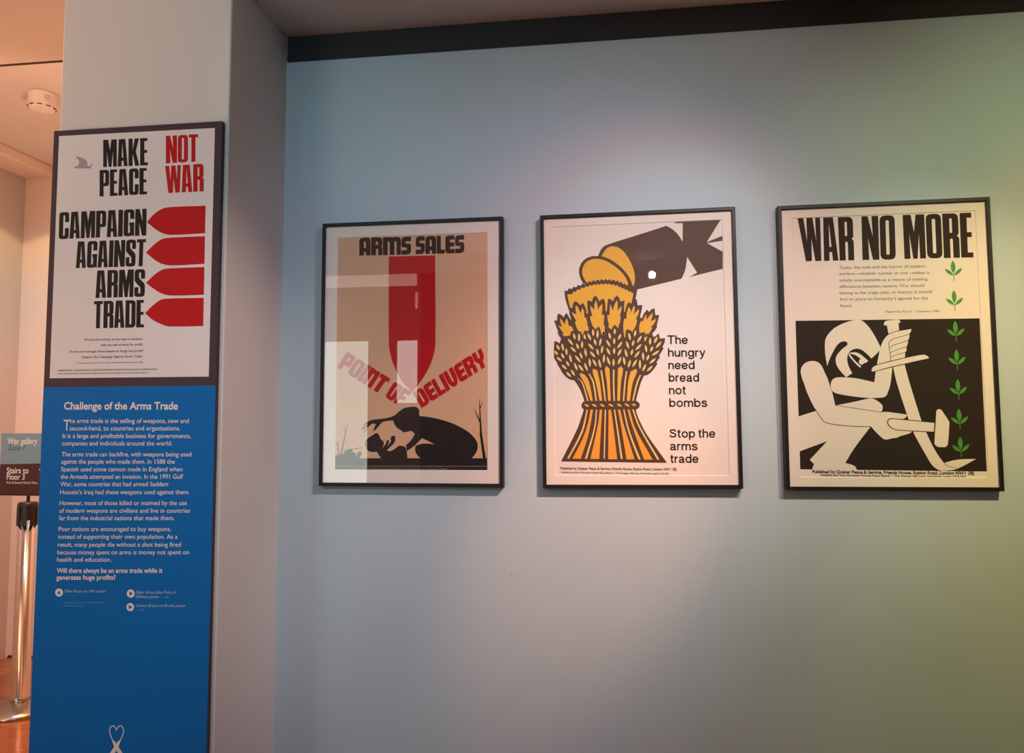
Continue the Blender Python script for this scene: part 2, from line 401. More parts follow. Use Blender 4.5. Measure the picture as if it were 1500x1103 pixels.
# ---- a plain grotesque drawn with the pen: x-height 1, pen 0.2
def oval(cx, cy, rx, ry): return [(cx + rx * math.cos(a), cy + ry * math.sin(a)) for a in [i * PI / 8 for i in range(17)]]
def arch(x): return [(x, .52), (x + .05, .77), (x + .26, .90), (x + .49, .83), (x + .56, .62), (x + .56, 0)]
ESS = [(.66, .71), (.58, .86), (.37, .91), (.17, .86), (.12, .73), (.20, .61), (.40, .52), (.60, .43), (.67, .28), (.58, .14), (.38, .09), (.16, .14), (.08, .30)]
PEN = {
 'h': (.76, [[(.1, 0), (.1, 1.38)], arch(.1)]), 'n': (.76, [[(.1, 0), (.1, 1)], arch(.1)]),
 'm': (1.22, [[(.1, 0), (.1, 1)], [(.1, .52), (.15, .77), (.34, .90), (.55, .83), (.61, .62), (.61, 0)], [(.61, .52), (.66, .77), (.85, .90), (1.06, .83), (1.12, .62), (1.12, 0)]]),
 'u': (.76, [[(.1, 1), (.1, .40), (.16, .18), (.36, .09), (.58, .2), (.66, .45)], [(.66, 1), (.66, 0)]]),
 'o': (.86, [oval(.43, .5, .33, .41)]),
 'b': (.84, [[(.1, 0), (.1, 1.38)], oval(.43, .5, .31, .41)]), 'd': (.84, [[(.74, 0), (.74, 1.38)], oval(.41, .5, .31, .41)]),
 'p': (.84, [[(.1, -.36), (.1, 1)], oval(.43, .5, .31, .41)]),
 'g': (.84, [oval(.41, .5, .31, .41), [(.74, 1), (.74, .02), (.68, -.20), (.42, -.29), (.20, -.23), (.12, -.10)]]),
 'e': (.84, [[(.14, .50), (.72, .50)], [(.74, .46), (.72, .70), (.58, .87), (.41, .91), (.20, .82), (.10, .52), (.18, .20), (.42, .09), (.62, .15), (.72, .31)]]),
 'a': (.80, [[(.10, .68), (.18, .86), (.38, .91), (.56, .86), (.62, .68), (.62, .20), (.66, .09), (.78, .07)], [(.62, .56), (.40, .50), (.18, .44), (.10, .26), (.18, .11), (.36, .09), (.54, .18), (.62, .36)]]),
 's': (.76, [ESS]), 'S': (.98, [[(x * 1.28, y * 1.37) for x, y in ESS]]),
 't': (.46, [[(.20, 1.26), (.20, .26), (.26, .10), (.44, .09)], [(0, .92), (.44, .92)]]),
 'r': (.48, [[(.1, 0), (.1, 1)], [(.1, .52), (.15, .76), (.28, .89), (.46, .89)]]),
 'y': (.76, [[(.07, 1), (.38, .10)], [(.69, 1), (.38, .10), (.30, -.15), (.20, -.28), (.04, -.28)]]),
 'T': (.98, [[(.0, 1.28), (.98, 1.28)], [(.49, 1.22), (.49, 0)]]), ' ': (.22, []),
}
def pen_type(flat, layer, m, text, x0, x1, z0, z1, cap):
    gap = .10; xh = cap / 1.38
    tot = sum(PEN[c][0] for c in text) + gap * (len(text) - 1); x = 0; n = 0
    for c in text:
        w, strokes = PEN[c]
        for st in strokes:
            pts = [(x0 + (x + px_) / tot * (x1 - x0), z0 + (x + px_) / tot * (z1 - z0) + py_ * xh) for px_, py_ in st]
            flat.stroke(m, layer + .04 * (n % 5), pts, [.225 * xh] * len(pts)); n += 1
        x += w + gap

def set_type(flat, layer, m, offset, text, x0, x1, z0, z1, cap, shear):
    if offset < 0: return pen_type(flat, layer, m, text, x0, x1, z0, z1, cap)
    V, Fc = text_tris(text, offset, shear, 4 if cap > 100 else 3)
    a = min(v[0] for v in V); b = max(v[0] for v in V)
    k = flat.slot(m); y = flat.y - 0.0001 * layer; base = len(flat.v)
    for vx, vy in V:
        s = (vx - a) / (b - a)
        flat.v.append(((x0 + s * (x1 - x0)) * 1e-4, y, (z0 + s * (z1 - z0) + vy / CAPH['h'] * cap) * 1e-4))
    for f in Fc: flat.f.append(tuple(base + i for i in f)); flat.mi.append(k)

DRAWINGS = {
 (2,'bomb_drawing'): [
  ('brown_ink',1,[[(-1001,2462),(-960,2565),(-891,2671),(-783,2746),(18,2974),(493,3107),(777,3193),(936,3087),(1065,2954),(1183,2754),(1198,3243),(949,3248),(1111,3290),(2163,3301),(1793,2715),(2189,2867),(2186,2737),(1796,2691),(2187,2450),(2175,2005),(1321,1819),(1530,1928),(1287,2349),(1264,2175),(1222,1982),(1133,1785),(-9,1537),(-47,1435),(-439,1448),(-717,2052)]]),
 ],
 (2,'bread_drawing'): [
  ('yellow_ink',2,[[(-914,2455),(-864,2542),(-785,2647),(-687,2699),(-571,2702),(-446,2653),(-323,2540),(-211,2368),(-128,2188),(-74,2009),(-58,1852),(-70,1715),(-106,1615),(-128,1669),(-183,1798),(-276,1958),(-408,2120),(-559,2263),(-712,2368),(-827,2427)]]),
  ('brown_ink',3,[[(-1401,1745),(-1467,1872),(-1504,2022),(-1498,2160),(-1431,2306),(-1313,2411),(-1176,2459),(-1020,2463),(-885,2444),(-712,2374),(-521,2242),(-351,2078),(-220,1897),(-146,1738),(-111,1590),(-226,1564),(-1014,1669)]]),
  ('yellow_ink',4,[[(-1313,1758),(-1379,1879),(-1426,1999),(-1414,2137),(-1354,2264),(-1255,2349),(-1119,2389),(-1002,2385),(-848,2343),(-675,2248),(-504,2114),(-353,1951),(-270,1801),(-233,1692),(-272,1644),(-819,1741)]]),
  ('brown_ink',5,[[(-1891,1580),(-1825,1556),(-1773,1635),(-1707,1603),(-1655,1675),(-1589,1644),(-1537,1716),(-1472,1682),(-1420,1752),(-1364,1715),(-1322,1782),(-1276,1745),(-1244,1811),(-1184,1768),(-1137,1829),(-1077,1784),(-1030,1843),(-970,1794),(-924,1849),(-863,1799),(-817,1851),(-762,1795),(-721,1842),(-661,1784),(-615,1828),(-555,1763),(-510,1801),(-455,1731),(-414,1763),(-360,1688),(-319,1716),(-265,1638),(-224,1662),(-53,1607),(2,1539),(-51,1297),(-22,1260),(-33,1004),(-963,542),(-1176,548),(-1609,780),(-1728,931),(-1811,1130),(-1858,1279),(-1887,1429),(-1891,1583)]]),
  ('yellow_ink',6,[[(-1825,1476),(-1689,1472),(-1667,1543),(-1600,1527),(-1549,1598),(-1488,1577),(-1441,1644),(-1380,1618),(-1333,1680),(-1273,1649),(-1226,1706),(-1170,1669),(-1129,1720),(-1073,1681),(-1032,1729),(-972,1688),(-925,1735),(-865,1691),(-819,1735),(-764,1687),(-723,1726),(-663,1672),(-617,1705),(-562,1647),(-521,1676),(-472,1611),(-436,1634),(-386,1569),(-350,1592),(-300,1526),(-265,1546),(-215,1482),(-179,1504),(-135,1440),(-104,1462),(-101,1482),(-121,1348),(-160,1178),(-188,1009),(-959,787),(-1293,796),(-1655,978),(-1750,1110),(-1774,1203),(-1808,1364)]]),
 ],
 (2,'wheat_sheaf_drawing'): [
  ('brown_ink',7,[[(-2182,790),(-2103,779),(-2095,904),(-2064,971),(-1985,926),(-1925,862),(-1899,923),(-1850,977),(-1808,908),(-1755,809),(-1724,789),(-1777,981),(-1750,1110),(-1690,1102),(-1676,1212),(-1638,1279),(-1566,1252),(-1488,1170),(-1457,1199),(-1414,1235),(-1373,1154),(-1332,1030),(-1327,944),(-1285,955),(-1301,1103),(-1304,1275),(-1250,1285),(-1183,1253),(-1152,1344),(-1090,1415),(-1031,1352),(-996,1253),(-947,1294),(-868,1329),(-834,1187),(-837,1003),(-798,990),(-784,1148),(-757,1325),(-692,1299),(-632,1248),(-595,1332),(-528,1398),(-475,1335),(-447,1236),(-332,1263),(-347,1135),(-360,906),(-333,903),(-319,1012),(-281,1133),(-238,1211),(-161,1172),(-111,1250),(-51,1291),(-21,1272),(0,1125),(119,1127),(105,1024),(53,819),(76,794),(106,781),(144,890),(241,1008),(287,940),(348,1005),(431,1033),(445,857),(552,854),(520,746),(475,584),(492,565),(431,458),(352,375),(392,284),(440,313),(518,377),(536,310),(544,244),(680,247),(666,139),(610,20),(639,-17),(523,-195),(540,-243),(449,-373),(472,-416),(363,-564),(254,-670),(183,-705),(124,-710),(62,-847),(36,-905),(-24,-1108),(-92,-1368),(-96,-1583),(-59,-1742),(26,-1946),(176,-2240),(659,-2947),(-2043,-2907),(-1622,-2090),(-1503,-1772),(-1436,-1567),(-1417,-1351),(-1493,-1109),(-1616,-873),(-1679,-799),(-1752,-786),(-1836,-748),(-1920,-667),(-2004,-556),(-2009,-532),(-2117,-353),(-2110,-328),(-2212,-173),(-2210,47),(-2197,59),(-2177,243),(-2128,229),(-2043,178),(-2018,251),(-1999,293),(-2071,412),(-2088,486),(-2078,498)]]),
  ('yellow_ink',8,[[(-2022,847),(-1968,778),(-1897,665),(-1883,751),(-1852,836),(-1816,761),(-1800,632),(-1739,630),(-1691,561),(-1674,493),(-1734,489),(-1766,379),(-1913,358),(-1973,421),(-1930,439),(-2008,545),(-2074,657),(-1971,605),(-2012,742)]]),
  ('yellow_ink',8,[[(-1603,1173),(-1543,1110),(-1485,948),(-1459,1034),(-1428,1100),(-1393,1007),(-1383,847),(-1335,834),(-1313,698),(-1308,613),(-1278,593),(-1286,477),(-1322,491),(-1401,499),(-1403,334),(-1433,359),(-1480,470),(-1552,496),(-1599,608),(-1634,732),(-1597,761),(-1656,867),(-1715,992),(-1589,927),(-1611,1050)]]),
  ('yellow_ink',8,[[(-1227,1156),(-1126,1036),(-1112,1183),(-1080,1298),(-1045,1193),(-1030,1033),(-974,1130),(-907,1183),(-915,1054),(-929,896),(-863,900),(-877,760),(-886,626),(-856,601),(-872,357),(-890,352),(-949,396),(-972,518),(-1018,605),(-1092,521),(-1175,621),(-1221,769),(-1238,868),(-1171,884),(-1211,1014)]]),
  ('yellow_ink',8,[[(-706,1183),(-637,997),(-604,1143),(-536,1275),(-513,1201),(-523,994),(-412,1131),(-421,1015),(-465,858),(-442,845),(-462,700),(-500,603),(-507,531),(-601,637),(-699,505),(-770,586),(-751,628),(-779,757),(-789,886),(-729,890),(-720,1049)]]),
  ('yellow_ink',8,[[(-228,1101),(-188,1009),(-183,917),(-139,1032),(-90,1128),(-74,1042),(-106,885),(-45,956),(33,1033),(19,917),(-55,762),(-20,748),(-52,604),(-151,430),(-198,474),(-280,506),(-317,453),(-332,301),(-362,302),(-377,466),(-380,625),(-353,782),(-293,780),(-285,926)]]),
  ('yellow_ink',8,[[(215,888),(223,730),(285,825),(376,919),(368,823),(329,696),(461,759),(423,652),(320,539),(362,532),(300,413),(227,330),(209,282),(179,283),(176,416),(99,412),(33,395),(31,589),(81,721),(122,690),(153,768)]]),
  ('pale_yellow_ink',8,'lens',[(-1828,302),(-1685,115)],60),
  ('pale_yellow_ink',8,'lens',[(-1674,439),(-1634,266)],60),
  ('pale_yellow_ink',8,'lens',[(-1529,435),(-1534,209)],60),
  ('pale_yellow_ink',8,'lens',[(-1311,430),(-1217,232)],60),
  ('pale_yellow_ink',8,'lens',[(-1420,432),(-1362,260)],60),
  ('pale_yellow_ink',8,'lens',[(-1164,536),(-1161,340)],60),
  ('pale_yellow_ink',8,'lens',[(-1044,508),(-1054,277)],60),
  ('pale_yellow_ink',8,'lens',[(-888,455),(-890,352)],60),
  ('pale_yellow_ink',8,'lens',[(-757,428),(-712,256)],60),
  ('pale_yellow_ink',8,'lens',[(-2123,143),(-2045,0)],60),
  ('pale_yellow_ink',8,'lens',[(-1982,177),(-1942,-26)],60),
  ('pale_yellow_ink',8,'lens',[(-2180,-15),(-2090,-127)],60),
  ('pale_yellow_ink',8,'lens',[(-1874,46),(-1858,-138)],60),
  ('pale_yellow_ink',8,'lens',[(-1758,80),(-1615,-64)],60),
  ('pale_yellow_ink',8,'lens',[(-1605,168),(-1541,14)],60),
  ('pale_yellow_ink',8,'lens',[(-1453,231),(-1456,30)],60),
  ('pale_yellow_ink',8,'lens',[(-2004,-80),(-1926,-228)],60),
  ('pale_yellow_ink',8,'lens',[(-2127,-181),(-1988,-300)],60),
  ('pale_yellow_ink',8,'lens',[(-1785,-115),(-1740,-342)],60),
  ('pale_yellow_ink',8,'lens',[(-1646,-143),(-1497,-341)],60),
  ('pale_yellow_ink',8,'lens',[(-1518,-72),(-1454,-244)],60),
  ('pale_yellow_ink',8,'lens',[(-1383,35),(-1350,-192)],60),
  ('pale_yellow_ink',8,'lens',[(-1297,161),(-1155,-13)],60),
  ('pale_yellow_ink',8,'lens',[(-1138,273),(-1093,101)],60),
  ('pale_yellow_ink',8,'lens',[(-957,293),(-1003,81)],60),
  ('pale_yellow_ink',8,'lens',[(-826,247),(-721,50)],60),
  ('pale_yellow_ink',8,'lens',[(-1879,-290),(-1795,-432)],60),
  ('pale_yellow_ink',8,'lens',[(-1995,-380),(-1863,-516)],60),
  ('pale_yellow_ink',8,'lens',[(-1667,-337),(-1585,-552)],60),
  ('pale_yellow_ink',8,'lens',[(-1559,-388),(-1428,-573)],60),
  ('pale_yellow_ink',8,'lens',[(-1401,-349),(-1320,-569)],60),
  ('pale_yellow_ink',8,'lens',[(-1272,-230),(-1252,-461)],60),
  ('pale_yellow_ink',8,'lens',[(-1252,-48),(-1116,-215)],60),
  ('pale_yellow_ink',8,'lens',[(-1076,15),(-1031,-156)],60),
  ('pale_yellow_ink',8,'lens',[(-918,97),(-958,-115)],60),
  ('pale_yellow_ink',8,'lens',[(-823,34),(-725,-162)],60),
  ('pale_yellow_ink',8,'lens',[(-1189,-256),(-1083,-452)],60),
  ('pale_yellow_ink',8,'lens',[(-1026,-259),(-982,-490)],60),
  ('pale_yellow_ink',8,'lens',[(-886,-135),(-902,-365)],60),
  ('pale_yellow_ink',8,'lens',[(-815,-197),(-735,-428)],60),
  ('pale_yellow_ink',8,'lens',[(-1882,-577),(-1751,-713)],60),
  ('pale_yellow_ink',8,'lens',[(-1754,-518),(-1654,-690)],60),
  ('pale_yellow_ink',8,'lens',[(-444,390),(-518,233)],60),
  ('pale_yellow_ink',8,'lens',[(-246,415),(-203,208)],60),
  ('pale_yellow_ink',8,'lens',[(-61,477),(-100,302)],60),
  ('pale_yellow_ink',8,'lens',[(91,334),(-37,143)],60),
  ('pale_yellow_ink',8,'lens',[(228,391),(159,169)],60),
  ('pale_yellow_ink',8,'lens',[(-603,533),(-606,375)],60),
  ('pale_yellow_ink',8,'lens',[(303,274),(293,75)],60),
  ('pale_yellow_ink',8,'lens',[(487,294),(400,121)],60),
  ('pale_yellow_ink',8,'lens',[(590,171),(439,-6)],60),
  ('pale_yellow_ink',8,'lens',[(-619,284),(-622,115)],60),
  ('pale_yellow_ink',8,'lens',[(-412,188),(-546,4)],60),
  ('pale_yellow_ink',8,'lens',[(-310,198),(-248,-9)],60),
  ('pale_yellow_ink',8,'lens',[(-113,218),(-158,61)],60),
  ('pale_yellow_ink',8,'lens',[(81,110),(-83,-49)],60),
  ('pale_yellow_ink',8,'lens',[(175,90),(207,-110)],60),
  ('pale_yellow_ink',8,'lens',[(369,49),(301,-94)],60),
  ('pale_yellow_ink',8,'lens',[(532,-69),(335,-197)],60),
  ('pale_yellow_ink',8,'lens',[(-623,30),(-632,-140)],60),
  ('pale_yellow_ink',8,'lens',[(-439,-5),(-538,-184)],60),
  ('pale_yellow_ink',8,'lens',[(-349,-7),(-294,-232)],60),
  ('pale_yellow_ink',8,'lens',[(-147,-17),(-198,-179)],60),
  ('pale_yellow_ink',8,'lens',[(30,-70),(-110,-242)],60),
  ('pale_yellow_ink',8,'lens',[(106,-101),(120,-319)],60),
  ('pale_yellow_ink',8,'lens',[(264,-171),(202,-320)],60),
  ('pale_yellow_ink',8,'lens',[(439,-265),(266,-406)],60),
  ('pale_yellow_ink',8,'lens',[(-646,-249),(-650,-460)],60),
  ('pale_yellow_ink',8,'lens',[(-449,-210),(-536,-414)],60),
  ('pale_yellow_ink',8,'lens',[(-389,-206),(-357,-430)],60),
  ('pale_yellow_ink',8,'lens',[(-212,-294),(-275,-504)],60),
  ('pale_yellow_ink',8,'lens',[(-46,-285),(-168,-488)],60),
  ('pale_yellow_ink',8,'lens',[(31,-293),(26,-540)],60),
  ('pale_yellow_ink',8,'lens',[(177,-410),(90,-601)],60),
  ('pale_yellow_ink',8,'lens',[(353,-456),(197,-603)],60),
  ('pale_yellow_ink',8,[[(-1600,-752),(-1570,-759),(-1451,-857),(-1306,-1363),(-1338,-1363),(-1485,-857)]]),
  ('yellow_ink',8,[[(-1526,-662),(-1513,-614),(-1394,-665),(-1285,-860),(-1197,-1353),(-1253,-1353),(-1421,-858)]]),
  ('pale_yellow_ink',8,[[(-1300,-642),(-1269,-637),(-1157,-862),(-1090,-1366),(-1124,-1366),(-1200,-861)]]),
  ('yellow_ink',8,[[(-1193,-571),(-1168,-505),(-1073,-555),(-1007,-865),(-958,-1345),(-1024,-1344),(-1114,-863)]]),
  ('pale_yellow_ink',8,[[(-991,-557),(-950,-551),(-907,-866),(-857,-1374),(-891,-1373),(-948,-866)]]),
  ('yellow_ink',8,[[(-872,-517),(-829,-445),(-753,-519),(-747,-869),(-739,-1348),(-802,-1347),(-830,-868)]]),
  ('pale_yellow_ink',8,[[(-666,-539),(-625,-539),(-636,-871),(-631,-1372),(-665,-1372),(-674,-870)]]),
  ('yellow_ink',8,[[(-538,-523),(-459,-452),(-407,-537),(-464,-874),(-502,-1351),(-568,-1350),(-552,-872)]]),
  ('pale_yellow_ink',8,[[(-333,-587),(-298,-588),(-343,-876),(-395,-1375),(-429,-1375),(-381,-875)]]),
  ('yellow_ink',8,[[(-218,-601),(-74,-532),(-52,-604),(-161,-879),(-253,-1366),(-323,-1365),(-282,-877)]]),
  ('pale_yellow_ink',8,[[(21,-690),(53,-690),(-27,-881),(-154,-1356),(-188,-1355),(-69,-880)]]),
  ('pale_yellow_ink',8,[[(-1361,-1573),(-1327,-1573),(-1470,-2160),(-1837,-2835),(-1887,-2835),(-1513,-2137)]]),
  ('orange_ink',8,[[(-1261,-1547),(-1190,-1547),(-1267,-1957),(-1352,-2320),(-1530,-2840),(-1746,-2835),(-1465,-2296),(-1323,-1888)]]),
  ('pale_yellow_ink',8,[[(-1120,-1560),(-1089,-1560),(-1144,-2049),(-1371,-2841),(-1428,-2841),(-1180,-2048)]]),
  ('orange_ink',8,[[(-1018,-1538),(-960,-1562),(-991,-1959),(-1055,-2846),(-1285,-2846),(-1075,-1958)]]),
  ('pale_yellow_ink',8,[[(-894,-1551),(-862,-1551),(-913,-2842),(-944,-2842)]]),
  ('orange_ink',8,[[(-797,-1575),(-736,-1576),(-686,-1962),(-596,-2855),(-828,-2854)]]),
  ('pale_yellow_ink',8,[[(-664,-1554),(-632,-1554),(-558,-2099),(-457,-2848),(-507,-2848),(-594,-2099)]]),
  ('orange_ink',8,[[(-560,-1566),(-502,-1567),(-417,-1964),(-152,-2860),(-361,-2860),(-489,-1964)]]),
  ('pale_yellow_ink',8,[[(-427,-1556),(-396,-1557),(-263,-2146),(-1,-2863),(-58,-2863),(-304,-2146)]]),
  ('orange_ink',8,[[(-313,-1580),(-259,-1581),(-127,-2057),(303,-2868),(86,-2868),(-213,-1966)]]),
  ('pale_yellow_ink',8,[[(-192,-1571),(-154,-1571),(-4,-2013),(471,-2864),(416,-2869),(-44,-2013)]]),
  ('brown_ink',9,[[(-1375,-1573),(-1408,-1568),(-1439,-1554),(-1464,-1532),(-1482,-1505),(-1491,-1473),(-1490,-1441),(-1480,-1410),(-1462,-1383),(-1436,-1362),(-1405,-1348),(-1372,-1344),(-112,-1361),(-79,-1366),(-49,-1379),(-25,-1400),(-7,-1426),(1,-1456),(1,-1486),(-9,-1516),(-28,-1542),(-53,-1562),(-83,-1574),(-116,-1578)]]),
  ('yellow_ink',10,'lens',[(-1423,-1430),(-1294,-1491)],53),
  ('yellow_ink',10,'lens',[(-1229,-1428),(-1094,-1498)],53),
  ('yellow_ink',10,'lens',[(-1021,-1426),(-891,-1499)],53),
  ('yellow_ink',10,'lens',[(-804,-1429),(-667,-1497)],53),
  ('yellow_ink',10,'lens',[(-582,-1427),(-458,-1499)],53),
  ('yellow_ink',10,'lens',[(-387,-1421),(-256,-1502)],53),
  ('yellow_ink',10,'lens',[(-201,-1446),(-89,-1474)],53),
 ],
 (3,'picture_ground'): [
  ('dark_ink',1,[[(-2154,648),(2180,601),(2175,-3128),(-2168,-3079)]]),
 ],
 (3,'blacksmith_drawing'): [
  ('paper_cream',2,[[(-1423,-509),(-1448,-345),(-1465,-149),(-1463,48),(-1439,179),(-1373,292),(-1251,420),(-1109,507),(-951,577),(-794,622),(-686,633),(-593,625),(-518,583),(-399,449),(-284,251),(-198,70),(-150,-61),(-168,-142),(-367,-341),(-463,-233),(-559,-142),(-665,-91),(-773,-97),(-868,-152),(-925,-241),(-944,-338),(-933,-452),(-898,-567),(-833,-698),(-983,-796),(-1072,-694),(-1146,-595),(-1204,-480),(-1218,-349),(-1189,-252),(-1116,-155),(-1019,-59),(-940,-4),(-920,45),(-944,94),(-1014,104),(-1092,81),(-1172,9),(-1254,-120),(-1337,-282),(-1397,-428)]]),
  ('paper_cream',2,[[(-908,-200),(-822,-178),(-730,-179),(-639,-222),(-549,-297),(-446,-396),(-509,-452),(-532,-440),(-579,-483),(-633,-482),(-670,-441),(-660,-384),(-628,-344),(-688,-286),(-778,-235),(-862,-218)]]),
  ('paper_cream',2,[[(-909,-215),(-871,-239),(-783,-357),(-694,-457),(-612,-531),(-644,-563),(-740,-472),(-829,-357),(-895,-266)]]),
  ('paper_cream',2,[[(-2061,-695),(-2067,-629),(-2049,-547),(-1983,-450),(-1887,-394),(-1777,-375),(-1668,-398),(-1585,-465),(-1533,-556),(-1476,-704),(-1418,-851),(-1373,-1027),(-1326,-1179),(-1265,-1499),(-1019,-1543),(-612,-1611),(-187,-1677),(-94,-1666),(87,-1689),(367,-1734),(411,-1751),(385,-1802),(323,-1844),(181,-1860),(-1,-1859),(-39,-1918),(-22,-1986),(52,-2055),(152,-2100),(522,-2143),(470,-2192),(409,-2215),(287,-2252),(256,-2256),(123,-2315),(93,-2311),(-39,-2340),(-130,-2348),(-239,-2262),(-355,-2134),(-437,-2031),(-831,-2015),(-1240,-1973),(-1495,-1918),(-1586,-1842),(-1763,-1557),(-1937,-1145),(-2004,-909),(-2027,-859)]]),
  ('paper_cream',2,[[(-2165,-1766),(-1730,-1629),(-1596,-1850),(-1502,-1929),(-1240,-1986),(-831,-2028),(-455,-2035),(-850,-2558),(-1077,-2921),(-866,-2995),(-808,-3095),(-1874,-3081),(-1818,-2953),(-1918,-2845),(-1490,-2385),(-2171,-2641)]]),
  ('dark_ink',3,'stroke',[(-1842,-1433),(-1753,-1585),(-1586,-1850),(-1502,-1924),(-1240,-1980),(-831,-2021),(-444,-2028)],[17,17,17,17,17,17,17]),
  ('paper_cream',2,[[(-1234,-1493),(-810,-1411),(-418,-1330),(-318,-1363),(-180,-1472),(-146,-1558),(-177,-1660),(-228,-1664),(-612,-1596),(-1019,-1530)]]),
  ('dark_ink',3,'stroke',[(-1265,-1495),(-1019,-1536),(-612,-1605),(-197,-1673)],[12,12,12,12]),
  ('paper_cream',2,[[(-1351,-934),(-1310,-853),(-1215,-802),(-968,-801),(-738,-829),(-509,-884),(-323,-932),(-288,-723),(-241,-481),(-167,-142),(-132,-29),(-65,116),(47,243),(186,305),(371,341),(600,376),(574,296),(534,248),(548,216),(521,119),(505,87),(508,55),(477,-42),(463,-82),(460,-154),(433,-202),(421,-299),(404,-347),(343,-370),(128,-415),(115,-552),(93,-729),(44,-1023),(-4,-1153),(-49,-1259),(-142,-1312),(-509,-1322),(-398,-1330),(-805,-1282),(-1213,-1202),(-1325,-1136),(-1358,-1027)]]),
  ('dark_ink',3,'stroke',[(541,245),(303,181),(164,135),(86,88),(54,32),(52,-17),(63,-114),(68,-195),(79,-309),(79,-414)],[13,13,13,13,13,13,13,13,13,13]),
  ('dark_ink',3,'stroke',[(505,90),(328,34),(143,-27),(80,-90)],[13,13,13,13]),
  ('dark_ink',3,'stroke',[(469,-58),(292,-119),(122,-180),(82,-228)],[13,13,13,13]),
  ('dark_ink',3,'stroke',[(433,-202),(287,-240),(133,-285),(93,-328)],[13,13,13,13]),
  ('paper_cream',2,[[(-43,497),(-36,554),(14,594),(168,611),(305,619),(342,577),(351,545),(302,530),(310,351),(187,318),(55,267),(25,488),(-36,473)]]),
  ('dark_ink',3,'stroke',[(54,251),(186,307),(317,341)],[10,10,10]),
  ('paper_cream',5,[[(-377,-656),(-367,-592),(-312,-536),(-180,-490),(282,-377),(740,-281),(876,-272),(935,-301),(981,-358),(734,-409),(429,-476),(-31,-581),(-339,-665)]]),
  ('dark_ink',4,'stroke',[(-311,-528),(-180,-482),(282,-369),(740,-274)],[21,21,21,21]),
  ('dark_ink',4,'stroke',[(-340,-672),(-31,-591),(429,-486),(734,-417)],[21,21,21,21]),
  ('paper_cream',2,[[(133,-560),(401,-495),(499,-945),(742,-1907),(831,-2162),(976,-2522),(1123,-2796),(1216,-2926),(1397,-2869),(1635,-2832),(1949,-2828),(1507,-3064),(1288,-3106),(1130,-3106),(1013,-3048),(918,-2943),(808,-2732),(660,-2436),(528,-2143),(446,-1873),(201,-941)]]),
  ('dark_ink',3,'stroke',[(1207,-2911),(1235,-2953),(1312,-3006),(1501,-3049)],[12,12,12,12]),
  ('paper_cream',5,[[(4,-1850),(81,-1846),(1039,-1951),(1020,-2163),(151,-2105),(52,-2062),(-22,-1986),(-43,-1914)]]),
  ('dark_ink',4,'stroke',[(1020,-2171),(151,-2111),(48,-2068),(-30,-1991),(-51,-1914),(0,-1844),(81,-1838),(1040,-1943)],[23,23,23,23,23,23,23,23]),
  ('paper_cream',5,[[(1092,-1645),(1143,-1609),(1202,-1624),(1286,-1763),(1369,-1912),(1376,-1964),(1315,-2481),(1263,-2539),(1094,-2532),(1021,-2480),(1016,-2416)]]),
  ('dark_ink',6,'stroke',[(1040,-1943),(1018,-2173)],[14,14]),
 ],
 (3,'leaf_sprig#0'): [
  ('green_ink',2,'lens',[(1632,1734),(1627,2059)],110),
  ('green_ink',2,'lens',[(1627,1683),(1436,1852)],81),
  ('green_ink',2,'lens',[(1647,1682),(1837,1863)],81),
  ('green_ink',3,'stroke',[(1633,1751),(1636,1648),(1638,1538)],[16,16,16]),
 ],
 (3,'leaf_sprig#1'): [
  ('green_ink',2,'lens',[(1624,994),(1619,1317)],110),
  ('green_ink',2,'lens',[(1618,943),(1428,1110)],81),
  ('green_ink',2,'lens',[(1639,942),(1828,1124)],81),
  ('green_ink',3,'stroke',[(1624,1011),(1628,909),(1629,798)],[16,16,16]),
 ],
 (3,'leaf_sprig#2'): [
  ('green_ink',2,'lens',[(1619,232),(1614,553)],110),
  ('green_ink',2,'lens',[(1614,182),(1424,346)],81),
  ('green_ink',2,'lens',[(1634,181),(1822,362)],81),
  ('green_ink',3,'stroke',[(1620,249),(1623,148),(1625,38)],[16,16,16]),
 ],
 (3,'leaf_sprig#3'): [
  ('green_ink',2,'lens',[(1617,-468),(1612,-149)],110),
  ('green_ink',2,'lens',[(1611,-519),(1422,-355)],81),
  ('green_ink',2,'lens',[(1632,-519),(1819,-338)],81),
  ('green_ink',3,'stroke',[(1617,-451),(1621,-552),(1622,-661)],[16,16,16]),
 ],
 (3,'leaf_sprig#4'): [
  ('green_ink',2,'lens',[(1614,-1203),(1609,-886)],110),
  ('green_ink',2,'lens',[(1609,-1253),(1420,-1092)],81),
  ('green_ink',2,'lens',[(1629,-1254),(1816,-1073)],81),
  ('green_ink',3,'stroke',[(1615,-1187),(1618,-1287),(1620,-1395)],[16,16,16]),
 ],
 (3,'leaf_sprig#5'): [
  ('green_ink',2,'lens',[(1611,-1926),(1606,-1610)],110),
  ('green_ink',2,'lens',[(1605,-1976),(1417,-1817)],81),
  ('green_ink',2,'lens',[(1626,-1976),(1812,-1795)],81),
  ('green_ink',3,'stroke',[(1611,-1910),(1615,-2009),(1616,-2117)],[16,16,16]),
 ],
 (3,'leaf_sprig#6'): [
  ('green_ink',2,'lens',[(1610,-2602),(1606,-2288)],110),
  ('green_ink',2,'lens',[(1605,-2652),(1418,-2494)],81),
  ('green_ink',2,'lens',[(1625,-2652),(1812,-2471)],81),
  ('green_ink',3,'stroke',[(1611,-2586),(1615,-2685),(1616,-2792)],[16,16,16]),
 ],
 (1,'shell_drawing'): [
  ('red_ink',1,[[(-639,2631),(655,2619),(672,210),(617,-120),(488,-448),(302,-757),(49,-1074),(-224,-807),(-435,-436),(-571,-64),(-619,233)]]),
 ],
 (1,'soldier_drawing'): [
